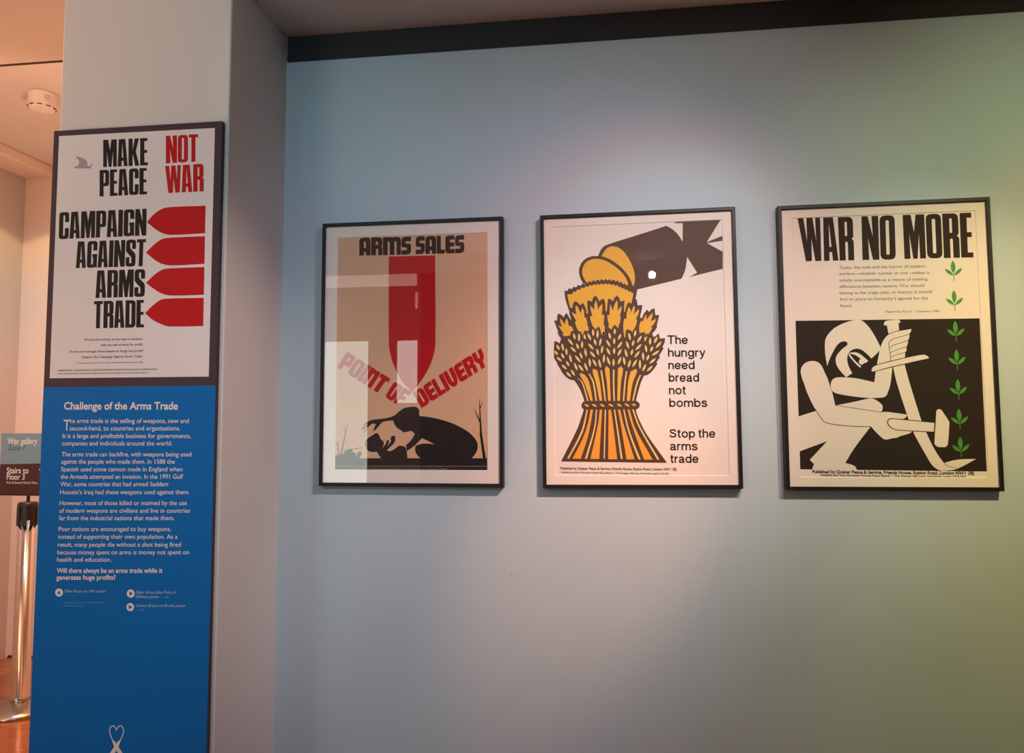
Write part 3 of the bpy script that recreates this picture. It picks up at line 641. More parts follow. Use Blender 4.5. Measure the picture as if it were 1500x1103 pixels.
  ('black_ink',1,[[(-2103,-2851),(2089,-2842),(2091,-3162),(-2109,-3180)]]),
  ('black_ink',2,[[(-1342,-1985),(-1208,-1875),(-1022,-1812),(-692,-1778),(-445,-1703),(-323,-1600),(-159,-1501),(4,-1479),(127,-1474),(209,-1524),(240,-1603),(230,-1693),(264,-1719),(457,-1744),(762,-1804),(1045,-1885),(1307,-1994),(1547,-2132),(1707,-2270),(1807,-2417),(1827,-2553),(1787,-2690),(1668,-2848),(280,-2851),(178,-2751),(126,-2613),(146,-2514),(258,-2475),(420,-2455),(663,-2475),(318,-2313),(176,-2455),(34,-2574),(-98,-2653),(-122,-2494),(10,-2376),(121,-2198),(29,-2118),(-114,-2148),(-196,-2158),(-268,-2098),(-340,-2058),(-433,-1958),(-485,-1838),(-763,-1877),(-937,-2056),(-1040,-2146),(-979,-1976),(-949,-1932),(-1063,-1920),(-1176,-2015),(-1278,-2165),(-1309,-2155),(-1186,-1995),(-1269,-2035),(-1382,-2125),(-1321,-2025),(-1187,-1925)]]),
  ('black_ink',2,[[(-946,-2166),(-874,-2216),(-821,-2335),(-748,-2395),(-737,-2475),(-777,-2584),(-676,-2455),(-656,-2375),(-604,-2355),(-594,-2415),(-644,-2524),(-532,-2395),(-553,-2316),(-513,-2256),(-441,-2246),(-410,-2316),(-460,-2455),(-562,-2554),(-653,-2643),(-540,-2653),(-438,-2603),(-316,-2510),(-172,-2534),(-111,-2613),(-78,-2852),(-795,-2854),(-868,-2773),(-921,-2673),(-1055,-2683),(-1180,-2634),(-1254,-2474),(-1224,-2355),(-1121,-2275)]]),
  ('black_ink',2,[[(-2094,-2775),(-1844,-2734),(-1824,-2624),(-1792,-2654),(-1699,-2594),(-1616,-2604),(-1604,-2694),(-1521,-2704),(-1499,-2855),(-2093,-2875)]]),
  ('black_ink',2,[[(-1509,-2855),(-1469,-2714),(-1407,-2664),(-1345,-2694),(-1365,-2773),(-1426,-2855)]]),
  ('black_ink',3,'stroke',[(-1626,-2614),(-1336,-2564)],[14,14]),
  ('black_ink',3,'stroke',[(2006,-2842),(1926,-2299),(1897,-1869),(1883,-1495),(1875,-1269)],[81,60,42,24,7]),
  ('black_ink',3,'stroke',[(1891,-1888),(1807,-1711),(1737,-1544)],[35,28,8]),
  ('black_ink',3,'stroke',[(1899,-1505),(1971,-1348)],[21,8]),
  ('black_ink',3,'stroke',[(1950,-2417),(1875,-2192)],[42,10]),
  ('black_ink',3,'stroke',[(2081,-2842),(2081,-2456)],[17,8]),
  ('black_ink',3,'stroke',[(-1922,-2774),(-1858,-2414),(-1805,-2154),(-1749,-1923)],[32,26,21,7]),
  ('black_ink',3,'stroke',[(-1805,-2154),(-1868,-1949)],[17,7]),
  ('black_ink',3,'stroke',[(-1985,-2774),(-2023,-2474),(-2011,-2390)],[26,17,7]),
  ('black_ink',3,'stroke',[(-2022,-2504),(-2074,-2404)],[16,7]),
 ],
 ('n','shell#0'): [
  ('red_ink',2,[[(356,5015),(537,5205),(758,5333),(982,5361),(1864,5357),(1869,4686),(1003,4678),(778,4726),(581,4839)]]),
 ],
 ('n','shell#1'): [
  ('red_ink',2,[[(359,4271),(593,4481),(782,4589),(1005,4612),(1868,4617),(1874,3946),(1026,3933),(769,3986),(573,4098)]]),
 ],
 ('n','shell#2'): [
  ('red_ink',2,[[(384,3531),(617,3735),(806,3841),(997,3865),(1873,3871),(1879,3202),(1017,3206),(792,3265),(597,3375)]]),
 ],
 ('n','shell#3'): [
  ('red_ink',2,[[(383,2796),(610,3001),(797,3116),(988,3135),(1878,3130),(1884,2453),(1009,2464),(816,2519),(590,2628)]]),
 ],
 ('n','ship_mark'): [
  ('grey_ink',2,[[(-1603,6749),(-1394,6680),(-1287,6589),(-1270,6482),(-1197,6472),(-1167,6560),(-1142,6540),(-1178,6417),(-1617,6438),(-1619,6486),(-1530,6495),(-1487,6598)]]),
 ],
 ('n','caption_symbol#0'): [
  ('white_ink',2,[[(-1491,-3840),(-1492,-3861),(-1499,-3881),(-1510,-3899),(-1525,-3914),(-1544,-3926),(-1564,-3933),(-1587,-3936),(-1609,-3935),(-1630,-3928),(-1650,-3918),(-1666,-3903),(-1679,-3886),(-1687,-3866),(-1691,-3845),(-1689,-3824),(-1683,-3804),(-1672,-3786),(-1656,-3771),(-1638,-3759),(-1617,-3751),(-1595,-3749),(-1572,-3750),(-1551,-3757),(-1531,-3767),(-1515,-3782),(-1502,-3799),(-1494,-3819)]]),
  ('blue_ink',3,[[(-1639,-3876),(-1593,-3789),(-1539,-3874)]]),
 ],
 ('n','caption_symbol#1'): [
  ('white_ink',2,[[(345,-3816),(343,-3836),(337,-3856),(326,-3874),(311,-3889),(293,-3901),(273,-3908),(251,-3911),(229,-3909),(208,-3903),(189,-3892),(173,-3878),(161,-3861),(153,-3841),(150,-3821),(152,-3800),(158,-3780),(169,-3762),(184,-3747),(202,-3736),(223,-3728),(244,-3726),(266,-3727),(287,-3734),(306,-3744),(322,-3758),(334,-3776),(342,-3795)]]),
  ('blue_ink',3,[[(210,-3767),(310,-3817),(214,-3872)]]),
 ],
 ('n','caption_symbol#2'): [
  ('white_ink',2,[[(343,-4125),(341,-4146),(334,-4166),(323,-4184),(309,-4199),(291,-4210),(270,-4218),(249,-4221),(227,-4219),(206,-4213),(187,-4202),(171,-4188),(159,-4171),(151,-4152),(148,-4131),(150,-4110),(156,-4091),(167,-4073),(182,-4058),(200,-4046),(220,-4039),(242,-4036),(264,-4038),(285,-4044),(304,-4054),(319,-4069),(332,-4086),(340,-4105)]]),
  ('blue_ink',3,[[(208,-4077),(307,-4127),(212,-4182)]]),
 ],
 ('n','heart_mark'): [
  ('white_ink',2,'stroke',[(3,-6944),(-17,-6894),(-58,-6853),(-103,-6843),(-146,-6869),(-174,-6933),(-162,-7012),(-119,-7108),(-63,-7196)],[19,19,19,19,19,19,19,19,19]),
  ('white_ink',2,'stroke',[(3,-6944),(18,-6892),(56,-6847),(100,-6833),(144,-6855),(177,-6916),(171,-6995),(136,-7095),(86,-7188)],[19,19,19,19,19,19,19,19,19]),
  ('white_ink',3,'stroke',[(-72,-7181),(12,-7310),(196,-7543)],[53,89,97]),
  ('white_ink',4,'stroke',[(86,-7172),(12,-7310),(-164,-7563)],[53,89,97]),
 ],
}
WORDS = {
 ('n', 'headline_word#MAKE'): [('black_ink', 'C', 'MAKE', [(-845, 6432),(335, 6422),(312, 7103),(-871, 7119)])],
 ('n', 'headline_word#PEACE'): [('black_ink', 'C', 'PEACE', [(-912, 5700),(339, 5702),(317, 6357),(-937, 6363)])],
 ('n', 'headline_word#CAMPAIGN'): [('black_ink', 'C', 'CAMPAIGN', [(-1967, 4678),(351, 4687),(342, 5347),(-1976, 5350)])],
 ('n', 'headline_word#AGAINST'): [('black_ink', 'C', 'AGAINST', [(-1478, 3943),(347, 3939),(351, 4599),(-1479, 4602)])],
 ('n', 'headline_word#ARMS'): [('black_ink', 'C', 'ARMS', [(-926, 3195),(360, 3195),(353, 3867),(-936, 3869)])],
 ('n', 'headline_word#TRADE'): [('black_ink', 'C', 'TRADE', [(-949, 2455),(369, 2453),(356, 3120),(-958, 3117)])],
 ('n', 'red_headline_word#NOT'): [('red_ink', 'C', 'NOT', [(807, 6443),(1638, 6449),(1619, 7127),(785, 7128)])],
 ('n', 'red_headline_word#WAR'): [('red_ink', 'C', 'WAR', [(810, 5707),(1806, 5710),(1787, 6389),(789, 6381)])],
 (3, 'headline_word#WAR'): [('brown_black_ink', 'C', 'WAR', [(-1961, 2165),(-687, 2146),(-677, 3259),(-2021, 3278)])],
 (3, 'headline_word#NO'): [('brown_black_ink', 'C', 'NO', [(-488, 2147),(301, 2132),(313, 3256),(-476, 3259)])],
 (3, 'headline_word#MORE'): [('brown_black_ink', 'C', 'MORE', [(507, 2137),(2111, 2118),(2121, 3239),(502, 3251)])],
 (1, 'headline_word#ARMS'): [('brown_black_ink', 'R', 'ARMS', [(-1474, 2685),(-14, 2664),(-22, 3159),(-1482, 3182)])],
 (1, 'headline_word#SALES'): [('brown_black_ink', 'R', 'SALES', [(115, 2671),(1459, 2657),(1452, 3148),(112, 3163)])],
 (1, 'slogan_word#POINT'): [('red_ink', 'R', 'POINT', [(-2068, -379),(-854, -1131),(-561, -719),(-1786, 47)])],
 (1, 'slogan_word#OF'): [('red_ink', 'R', 'OF', [(-719, -1195),(-310, -1468),(30, -1085),(-452, -775)])],
 (1, 'slogan_word#DELIVERY'): [('red_ink', 'R', 'DELIVERY', [(304, -1511),(2100, -386),(1916, 76),(44, -1093)])],
}
TYPE = {
 (2, 'slogan_line#The'): [
  ('brown_black_ink', -1, 'The', 738, 1253, 97, 85, 223, 0),
 ],
 (2, 'slogan_line#hungry'): [
  ('brown_black_ink', -1, 'hungry', 744, 1685, -233, -252, 222, 0),
 ],
 (2, 'slogan_line#need'): [
  ('brown_black_ink', -1, 'need', 747, 1410, -555, -568, 221, 0),
 ],
 (2, 'slogan_line#bread'): [
  ('brown_black_ink', -1, 'bread', 750, 1513, -877, -889, 221, 0),
 ],
 (2, 'slogan_line#not'): [
  ('brown_black_ink', -1, 'not', 749, 1174, -1201, -1207, 220, 0),
 ],
 (2, 'slogan_line#bombs'): [
  ('brown_black_ink', -1, 'bombs', 748, 1701, -1525, -1536, 220, 0),
 ],
 (2, 'slogan_line#Stop the'): [
  ('brown_black_ink', -1, 'Stop the', 734, 1880, -2308, -2316, 218, 0),
 ],
 (2, 'slogan_line#arms'): [
  ('brown_black_ink', -1, 'arms', 744, 1431, -2629, -2633, 218, 0),
 ],
 (2, 'slogan_line#trade'): [
  ('brown_black_ink', -1, 'trade', 746, 1446, -2950, -2951, 218, 0),
 ],
 (2, 'imprint'): [
  ('brown_black_ink', 0.02, 'Published by Quaker Peace & Service, Friends House, Euston Road, London NW1 2BJ', -2063, 892, -3114, -3145, 63, 0),
  ('brown_black_ink', 0.01, 'Available also from Northern Friends Peace Board, 1 The Grange, Hall Lane, Horsforth, Leeds LS18 5EH', -2048, 704, -3207, -3249, 45, 0),
 ],
 (3, 'quotation'): [
  ('grey_brown_ink', 0, 'Today, the scale and the horror of modern', -1059, 983, 1937, 1904, 75, 0),
  ('grey_brown_ink', 0, 'warfare—whether nuclear or not—makes it', -1065, 1076, 1779, 1740, 75, 0),
  ('grey_brown_ink', 0, 'totally unacceptable as a means of settling', -1065, 1022, 1614, 1577, 75, 0),
  ('grey_brown_ink', 0, 'differences between nations. War should', -1066, 935, 1451, 1420, 75, 0),
  ('grey_brown_ink', 0, 'belong to the tragic past, to history; it should', -1068, 1117, 1291, 1260, 75, 0),
  ('grey_brown_ink', 0, 'find no place on humanity’s agenda for the', -1069, 1012, 1133, 1104, 75, 0),
  ('grey_brown_ink', 0, 'future.', -1071, -776, 967, 963, 75, 0),
 ],
 (3, 'attribution#1'): [
  ('grey_brown_ink', 0, 'Pope John Paul II', 5, 617, 799, 791, 50, 0),
 ],
 (3, 'attribution#2'): [
  ('grey_brown_ink', 0, 'Coventry, 1982', 728, 1265, 790, 786, 49, 0),
 ],
 (3, 'imprint'): [
  ('brown_black_ink', 0.03, 'Published by Quaker Peace & Service, Friends House, Euston Road, London NW1 2BJ', -1866, 1879, -3172, -3205, 75, 0),
  ('brown_black_ink', 0.02, 'Available also from Northern Friends Peace Board, 1 The Grange, Hall Lane, Horsforth, Leeds LS18 5EH', -1685, 1698, -3244, -3280, 51, 0),
 ],
 (1, 'imprint'): [
  ('pale_ink', 0, 'PUBLISHED BY FRIENDS PEACE AND INTERNATIONAL RELATIONS COMMITTEE (QUAKERS) FRIENDS HOUSE EUSTON ROAD LONDON NW1', -2068, 2076, -3086, -3071, 35, 0),
  ('pale_ink', 0, 'ALSO AVAILABLE FROM NORTHERN FRIENDS PEACE BOARD CLIFTON YORK', -2029, 1003, -3158, -3145, 31, 0),
 ],
 ('n', 'small_print'): [
  ('black_ink', 0, 'We are all involved, in one way or another,', -1182, 351, 2158, 2151, 56, 0),
  ('black_ink', 0, 'with the sale of arms for profit.', -747, 355, 2018, 2020, 57, 0),
  ('black_ink', 0, 'Do we care enough about people to forgo this profit?', -1556, 367, 1873, 1863, 56, 0),
  ('black_ink', 0, 'Support the Campaign Against Arms Trade.', -1226, 358, 1735, 1732, 57, 0),
  ('black_ink', 0, 'For campaign information write to CAAT, 5 Caledonian Road, London N1 9DX', -1347, 369, 1605, 1602, 30, 0),
  ('black_ink', 0, 'PUBLISHED BY QUAKER PEACE & SERVICE FRIENDS HOUSE EUSTON ROAD LONDON NW1', -1855, 739, 1423, 1424, 40, 0),
  ('black_ink', 0, 'ALSO OBTAINABLE FROM NORTHERN FRIENDS PEACE BOARD 30 GLEDHOW WOOD GROVE LEEDS LS8', -1852, 507, 1350, 1349, 30, 0),
 ],
 ('n', 'panel_title'): [
  ('white_ink', 0.022, 'Challenge of the Arms Trade', -1645, 1302, 499, 484, 172, 0),
 ],
 ('n', 'drop_capital'): [
  ('white_ink', 0, 'T', -1641, -1463, -9, -10, 258, 0),
 ],
 ('n', 'panel_text'): [
  ('white_ink', 0.004, 'he arms trade is the selling of weapons, new and', -1480, 1587, 173, 164, 105, 0),
  ('white_ink', 0.004, 'second-hand, to countries and organisations.', -1472, 1374, -6, -10, 104, 0),
  ('white_ink', 0.004, 'It is a large and profitable business for governments,', -1652, 1650, -188, -189, 104, 0),
  ('white_ink', 0.004, 'companies and individuals around the world.', -1658, 1183, -367, -364, 104, 0),
  ('white_ink', 0.004, 'The arms trade can backfire, with weapons being used', -1661, 1671, -628, -619, 103, 0),
  ('white_ink', 0.004, 'against the people who made them. In 1588 the', -1658, 1262, -802, -790, 103, 0),
  ('white_ink', 0.004, 'Spanish used some cannon made in England when', -1659, 1464, -984, -967, 103, 0),
  ('white_ink', 0.004, 'the Armada attempted an invasion. In the 1991 Gulf', -1661, 1482, -1162, -1140, 103, 0),
  ('white_ink', 0.004, 'War, some countries that had armed Saddam', -1662, 1108, -1339, -1317, 103, 0),
  ('white_ink', 0.004, 'Hussein’s Iraq had these weapons used against them.', -1663, 1653, -1529, -1497, 103, 0),
  ('white_ink', 0.004, 'However, most of those killed or maimed by the use', -1661, 1596, -1788, -1751, 103, 0),
  ('white_ink', 0.004, 'of modern weapons are civilians and live in countries', -1663, 1675, -1968, -1926, 102, 0),
  ('white_ink', 0.004, 'far from the industrial nations that made them.', -1664, 1294, -2145, -2103, 103, 0),
  ('white_ink', 0.004, 'Poor nations are encouraged to buy weapons,', -1662, 1215, -2403, -2357, 103, 0),
  ('white_ink', 0.004, 'instead of supporting their own population. As a', -1668, 1385, -2582, -2530, 102, 0),
  ('white_ink', 0.004, 'result, many people die without a shot being fired', -1669, 1473, -2770, -2712, 102, 0),
  ('white_ink', 0.004, 'because money spent on arms is money not spent on', -1670, 1681, -2950, -2883, 102, 0),
  ('white_ink', 0.004, 'health and education.', -1672, -275, -3121, -3091, 102, 0),
 ],
 ('n', 'panel_question'): [
  ('white_ink', 0.02, 'Will there always be an arms trade while it', -1670, 1034, -3382, -3320, 107, 0),
  ('white_ink', 0.02, 'generates huge profits?', -1672, -151, -3542, -3505, 107, 0),
 ],
 ('n', 'caption#Make Peace not War poster'): [
  ('pale_blue_ink', 0.0, 'Make Peace not War poster', -1445, -377, -3835, -3806, 66, 0.2),
 ],
 ('n', 'caption#Right: Arms Sales Point of'): [
  ('pale_blue_ink', 0.0, 'Right: Arms Sales Point of', 385, 1399, -3815, -3788, 65, 0.2),
 ],
 ('n', 'caption#Delivery poster'): [
  ('pale_blue_ink', 0.0, 'Delivery poster', 380, 978, -3915, -3899, 64, 0.2),
 ],
 ('n', 'caption#Centre: Bread not Bombs poster'): [
  ('pale_blue_ink', 0.0, 'Centre: Bread not Bombs poster', 387, 1639, -4120, -4084, 64, 0.2),
 ],
 ('n', 'caption#© Religious Society of Friends in Britain'): [
  ('cyan_ink', 0.0, '© Religious Society of Friends in Britain', -1453, -385, -4092, -4062, 45, 0.1),
 ],
 ('n', 'caption#www.quaker.org.uk'): [
  ('cyan_ink', 0.0, 'www.quaker.org.uk', -1454, -943, -4161, -4146, 41, 0.1),
 ],
 ('n', 'caption#c. 1981'): [
  ('cyan_ink', 0.0, 'c. 1981', 1005, 1219, -3902, -3896, 40, 0.1),
 ],
 ('n', 'caption#c. 1978'): [
  ('cyan_ink', 0.0, 'c. 1978', 390, 606, -4208, -4202, 40, 0.1),
 ],
}


def printing(key, parent, face_y, first_layer=0):
    """every drawing, headline and block of type of one print, each a sub-part of it"""
    names = {}
    for src in (DRAWINGS, WORDS, TYPE):
        for (k, n) in src:
            if k == key: names.setdefault(n, []).append(src)
    for n, srcs in names.items():
        fl = Flat(face_y)
        if DRAWINGS in srcs:
            for e in DRAWINGS[(key, n)]:
                if e[2] == 'stroke': fl.stroke(e[0], e[1] + first_layer, e[3], e[4])
                elif e[2] == 'lens': fl.lens(e[0], e[1] + first_layer, e[3], e[4])
                else: fl.loops(e[0], e[1] + first_layer, [smooth_loop(l) for l in e[2]])
        if WORDS in srcs:
            for (m, font, t, q) in WORDS[(key, n)]: set_word(fl, m, 3 + first_layer, font, t, q)
        if TYPE in srcs:
            for (m, off, t, x0, x1, z0, z1, cap, sh) in TYPE[(key, n)]: set_type(fl, 5 + first_layer, m, off, t, x0, x1, z0, z1, cap, sh)
        fl.mesh(n.split('#')[0], parent)

# ------------------------------------------------------------------ the room
struct('floor', 'wood_floor', (-3.6, 3.25, -5.05, 2.2, -0.06, 0.0))
struct('wall_back', 'gallery_blue_paint', (-0.9205, 3.2, 0.0, 0.12, 0.0, 2.45))
struct('wall_pillar', 'white_paint', (-1.3725, -0.9205, -0.315, 0.12, 0.0, 2.45), bevel=0.004)
struct('trim_1', 'black_trim', (-0.917, 3.2, -0.006, 0.0, 2.377, 2.4495))
struct('ceiling', 'ceiling_paint', (-3.57, 3.2, -3.3, 0.03, 2.45, 2.475))
struct('gap_shade', 'shadow_gap_brown', (-3.57, -1.3725, 0.03, 0.046, 2.4515, 2.475))  # dark strip standing in for the shade in the ceiling gap
struct('wall_riser_front', 'ceiling_paint', (-3.57, -0.3, 0.03, 0.05, 2.475, 2.926))
struct('ceiling', 'ceiling_paint', (-3.57, -0.3, 0.05, 2.14, 2.926, 2.95))
struct('trim_3', 'peach_paint', (-3.57, -3.37, 0.05, 2.14, 2.866, 2.926), bevel=0.008)
struct('wall_left', 'grey_paint', (-3.6, -3.57, -5.0, 2.2, 0.0, 2.95))
struct('wall_far', 'peach_paint', (-3.57, -0.3, 2.14, 2.2, 0.0, 2.95))
struct('wall_far_right', 'white_paint', (-0.3, -0.25, 0.12, 2.2, 0.0, 2.95))
struct('wall_foot_shade', 'foot_shade_dark', (-3.55, -0.3, 2.132, 2.14, 0.0, 0.012))  # no skirting here: dark strip for the shade under the wall
struct('wall_right', 'charcoal_paint', (3.2, 3.25, -5.0, 0.12, 0.0, 2.95))
struct('ceiling', 'ceiling_paint', (-3.57, 3.2, -5.0, -3.32, 2.926, 2.95))
struct('wall_riser_back', 'charcoal_paint', (-3.57, 3.2, -3.32, -3.3, 2.45, 2.926))
struct('wall_front_left', 'white_paint', (-3.57, -3.5, -5.05, -5.0, 0, 2.95), (-3.5, -1.90, -5.05, -5.0, 2.2, 2.66), (-1.90, -1.81, -5.05, -5.0, 2.2, 2.44), (-3.5, -1.81, -5.05, -5.0, 2.91, 2.95), (-3.5, -1.81, -5.05, -5.0, 0, 0.55), (-2.29, -2.07, -5.05, -5.0, 0.55, 2.2), (-2.07, -1.81, -5.05, -5.0, 0.55, 1.55))
struct('wall_front_right', 'charcoal_paint', (-1.81, 3.2, -5.05, -5.0, 0, 2.95))
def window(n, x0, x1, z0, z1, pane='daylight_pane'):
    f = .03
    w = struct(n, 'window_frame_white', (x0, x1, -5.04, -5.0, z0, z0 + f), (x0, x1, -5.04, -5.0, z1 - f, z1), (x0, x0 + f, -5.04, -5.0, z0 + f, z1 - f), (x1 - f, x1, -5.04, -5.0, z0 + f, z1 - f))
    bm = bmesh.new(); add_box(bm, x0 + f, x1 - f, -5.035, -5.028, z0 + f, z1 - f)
    mesh_obj('glowing_pane', bm, pane, w)
window('window_1', -3.5, -2.29, 0.55, 2.20)
window('window_2', -2.07, -1.81, 1.55, 2.20)
window('glow_strip', -1.90, -1.81, 2.44, 2.66, 'wall_band_glow')  # added glowing strip in place of a lit partition edge
window('glow_band', -3.45, -1.82, 2.66, 2.91, 'wall_band_glow')  # added glowing band in place of the lit upper wall

# ------------------------------------------------------------------ framed posters
def framed_poster(key, label, cx, cz, tilt, win, paper):
    t = thing('framed_poster', label, 'poster', (cx, 0, cz), 'framed posters on the blue wall')
    t.rotation_euler = (0, -tilt, 0)
    W, H, D, lip = 0.2518, 0.3598, 0.026, 0.0095
    # frame: four mitred rails in one moulding
    bm = bmesh.new()
    prof = [(0, -0.0005), (0, -D + .001), (.001, -D), (lip - .001, -D), (lip, -D + .001), (lip, -D + .004), (lip - .0025, -D + .004), (lip - .0025, -0.0005)]
    cs = [(-W, -H, 1, 1), (W, -H, -1, 1), (W, H, -1, -1), (-W, H, 1, -1)]
    rings = [[bm.verts.new((x + sx * d, y, z + sz * d)) for d, y in prof] for x, z, sx, sz in cs]
    for i in range(4):
        a, b = rings[i], rings[(i + 1) % 4]
        for j in range(len(prof)):
            bm.faces.new((a[j], a[(j + 1) % len(prof)], b[(j + 1) % len(prof)], b[j]))
    fr = mesh_obj('frame', bm, 'black_frame', t)
    i = lip - .0025
    bm = bmesh.new(); add_box(bm, -W + i, W - i, -0.0215, -0.0198, -H + i, H - i); mesh_obj('glass', bm, 'picture_glass', t)
    # mount with its bevelled window
    bm = bmesh.new(); x0, x1, z0, z1 = win; e = .0013
    out = [(-W + i, -H + i), (W - i, -H + i), (W - i, H - i), (-W + i, H - i)]
    f1 = [(x0, z0), (x1, z0), (x1, z1), (x0, z1)]; f2 = [(x0 + e, z0 + e), (x1 - e, z0 + e), (x1 - e, z1 - e), (x0 + e, z1 - e)]
    R = [[bm.verts.new((x, y, z)) for x, z in l] for l, y in ((out, -.0194), (f1, -.0194), (f2, -.0178), (out, -.0178))]
    for a, b in ((0, 1), (1, 2), (2, 3), (3, 0)):
        for j in range(4): bm.faces.new((R[a][j], R[a][(j + 1) % 4], R[b][(j + 1) % 4], R[b][j]))
    mesh_obj('mount', bm, 'mount_board', t)
    bm = bmesh.new(); add_box(bm, -W + .006, W - .006, -.0176, -.0172, -H + .006, H - .006)
    pr = mesh_obj('poster_print', bm, paper, t)
    bm = bmesh.new(); add_box(bm, -W + i, W - i, -.0168, -.002, -H + i, H - i); mesh_obj('backing_board', bm, 'backing_brown', t)
    printing(key, pr, -.0176)
    return t
framed_poster(1, 'black framed tan poster headed ARMS SALES with a red shell above a crouching soldier', -0.5442, 1.5383, 0.0011, (-0.2100, 0.2092, -0.3168, 0.3200), 'tan_paper')
framed_poster(2, 'black framed poster of a yellow wheat sheaf and bread turning into a bomb', 0.0611, 1.5387, 0.0064, (-0.2204, 0.2201, -0.3280, 0.3293), 'cream_paper')
framed_poster(3, 'black framed poster headed WAR NO MORE with a kneeling smith hammering a sword', 0.6689, 1.5383, 0.0043, (-0.2165, 0.2202, -0.3278, 0.3287), 'cream_paper')

# ------------------------------------------------------------------ the text panel on the pillar
t = thing('text_panel', 'tall blue and white text panel with red shells fixed to the pillar', 'information panel', (-1.1535, -0.315, 1.33))
bm = bmesh.new(); add_box(bm, -.2218, .2235, -.0146, -.0005, -.95, .742, bevel=.001)
board = mesh_obj('board', bm, 'panel_plum', t)
fl = Flat(-.0146); fl.loops('panel_blue', .5, [[(-2216, -9495), (2233, -9495), (2233, 1041), (-2216, 1041)]])
fl.mesh('blue_field', board)
fl = Flat(-.0146); fl.loops('panel_white', .5, [[(-2060, 1257), (2055, 1252), (2050, 7256), (-2070, 7280)]])
fl.mesh('white_field', board)
printing('n', board, -.0146)

# ------------------------------------------------------------------ things in the room beyond and on the ceilings
# barrier post with its sign
px, py = -2.838, 1.39
t = thing('barrier_post', 'chrome barrier post with black head and gallery sign standing on the wooden floor', 'barrier post', (px, py, 0))
bm = bmesh.new()
add_lathe(bm, [(.172, 0), (.174, .006), (.172, .014), (.150, .026), (.110, .036), (.060, .043), (.046, .047)], 64)
mesh_obj('base', bm, 'dome_steel', t, True)
bm = bmesh.new(); add_lathe(bm, [(.044, .044), (.044, .062), (.0395, .066), (.0395, .90)], 48)
mesh_obj('pole', bm, 'chrome', t, True)
bm = bmesh.new(); add_lathe(bm, [(.041, .905), (.041, .955), (.045, .957), (.045, .968), (.043, .976), (.038, .982), (.012, .985)], 48)
for i in range(8):
    a = PI / 8 + i * PI / 4
    r = bmesh.ops.create_cube(bm, size=1)
    Mx = Matrix.Rotation(a, 4, 'Z') @ Matrix.Translation((.0405, 0, .914)) @ Matrix.Diagonal((.009, .019, .088, 1))
    bmesh.ops.transform(bm, matrix=Mx, verts=r['verts'])
mesh_obj('head', bm, 'black_plastic', t)
bm = bmesh.new(); add_lathe(bm, [(.008, .985), (.008, 1.013)], 16)
mesh_obj('sign_stem', bm, 'black_plastic', t)
bm = bmesh.new(); add_box(bm, -.155, .135, -.006, .006, 1.012, 1.3145, bevel=.001)
sg = mesh_obj('sign_board', bm, 'black_plastic', t)
fl = Flat(-.0061); X = lambda x: (x - px) * 1e4
fl.loops('sign_blue', 1, [[(-1545, 11640), (1345, 11700), (1345, 13140), (-1545, 13140)]])
fl.loops('sign_plum', 1, [[(-1545, 10190), (1345, 10190), (1345, 11696), (-1545, 11636)]])
for m, of, s, x0, x1, z, cap in (('white_ink', .022, 'War gallery', -2.9585, -2.797, 1.2631, .0285), ('sign_grey_ink', .006, 'Zone 7', -2.9552, -2.8604, 1.2322, .024), ('white_ink', .022, 'Stairs to', -2.9559, -2.8373, 1.1206, .0275), ('white_ink', .022, 'Floor 3', -2.9544, -2.8568, 1.0897, .0275), ('white_ink', .012, 'First & Second World Wars', -2.9534, -2.7873, 1.0700, .0105)):
    set_type(fl, 2, m, of, s, X(x0), X(x1), z * 1e4, z * 1e4, cap * 1e4, 0)
fl.loops('white_ink', 2, [[(X(-2.781), 11430), (X(-2.765), 11430), (X(-2.765), 11490), (X(-2.750), 11394), (X(-2.765), 11298), (X(-2.765), 11358), (X(-2.781), 11358)]])
fl.mesh('sign_face', sg)
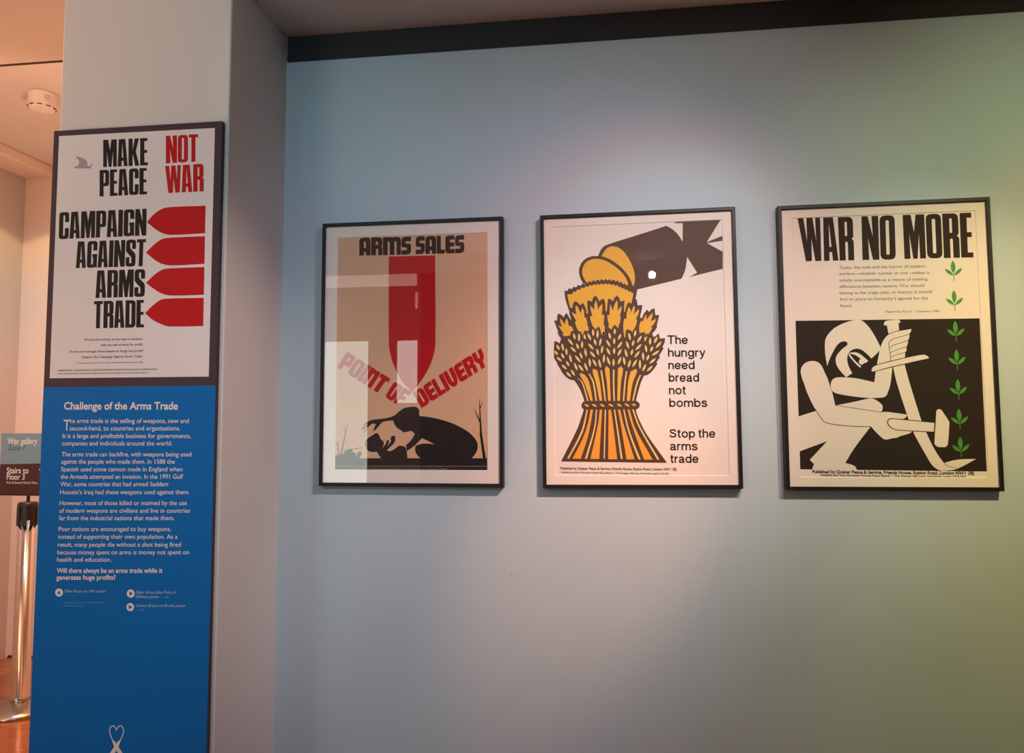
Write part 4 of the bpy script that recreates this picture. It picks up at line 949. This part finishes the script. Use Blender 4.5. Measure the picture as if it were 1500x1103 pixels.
# smoke detector
t = thing('smoke_detector', 'small white round smoke detector on the orange ceiling', 'smoke detector', (-2.685, 1.19, 2.926))
bm = bmesh.new(); add_lathe(bm, [(.062, -.0005), (.062, -.010), (.060, -.012), (.059, -.066), (.054, -.076), (.044, -.082), (.020, -.084)], 48)
mesh_obj('body', bm, 'detector_white', t, True)
bm = bmesh.new()
for i in range(10):
    a = i * 2 * PI / 10 + .2
    r = bmesh.ops.create_cube(bm, size=1)
    bmesh.ops.transform(bm, matrix=Matrix.Rotation(a, 4, 'Z') @ Matrix.Translation((.0565, 0, -.070)) @ Matrix.Diagonal((.008, .020, .003, 1)), verts=r['verts'])
mesh_obj('vent_slots', bm, 'detector_slot', t)
bm = bmesh.new()
for i, (w, z) in enumerate(((.030, -.014), (.026, -.022), (.028, -.030), (.014, -.038))):
    for k in range(5):
        a0 = -0.52 + (k / 5 - .5) * w / .056 * 1.0; a1 = -0.52 + ((k + 1) / 5 - .5) * w / .056
        v = [bm.verts.new((  .0606 * math.cos(a),   .0606 * math.sin(a), zz - .008)) for a, zz in ((a0, z), (a1, z), (a1, z - .0025), (a0, z - .0025))]
        bm.faces.new(v)
mesh_obj('rating_print', bm, 'grey_ink', t)
# the lamp that shows in the middle poster's glass
t = thing('track_spotlight', 'round spotlight shining as a white dot in the glass of the wheat sheaf poster', 'spotlight', (0.265, -3.17, 2.45))
bm = bmesh.new(); add_box(bm, -.05, .05, -.018, .018, -.022, -.0005, bevel=.003); add_box(bm, -.006, .006, -.006, .006, -.06, -.02)
mesh_obj('ceiling_adapter', bm, 'lamp_black', t)
bm = bmesh.new(); add_lathe(bm, [(.022, -.07), (.032, -.06), (.034, .0), (.034, .045), (.030, .045), (.028, .03)], 40)
q = Vector((-1.2, 3.0, -.55)).to_track_quat('Z', 'Y').to_matrix().to_4x4(); q.translation = Vector((0, -.02, -.085))
bmesh.ops.transform(bm, matrix=q, verts=bm.verts[:])
mesh_obj('lamp_housing', bm, 'lamp_black', t)
bm = bmesh.new(); add_lathe(bm, [(.024, .0302), (.024, .034), (.0, .0345)], 32, cap=False)
bmesh.ops.transform(bm, matrix=q, verts=bm.verts[:])
mesh_obj('lamp_lens', bm, 'lamp_glow', t)
# small scuff on the blue wall
fl = Flat(0); fl.stroke('scuff_grey', 3, [(-2755, 9540), (-2735, 9515), (-2705, 9505)], [14, 18, 10])
o = fl.mesh('wall_scuff', bpy.data.objects['wall_back'])
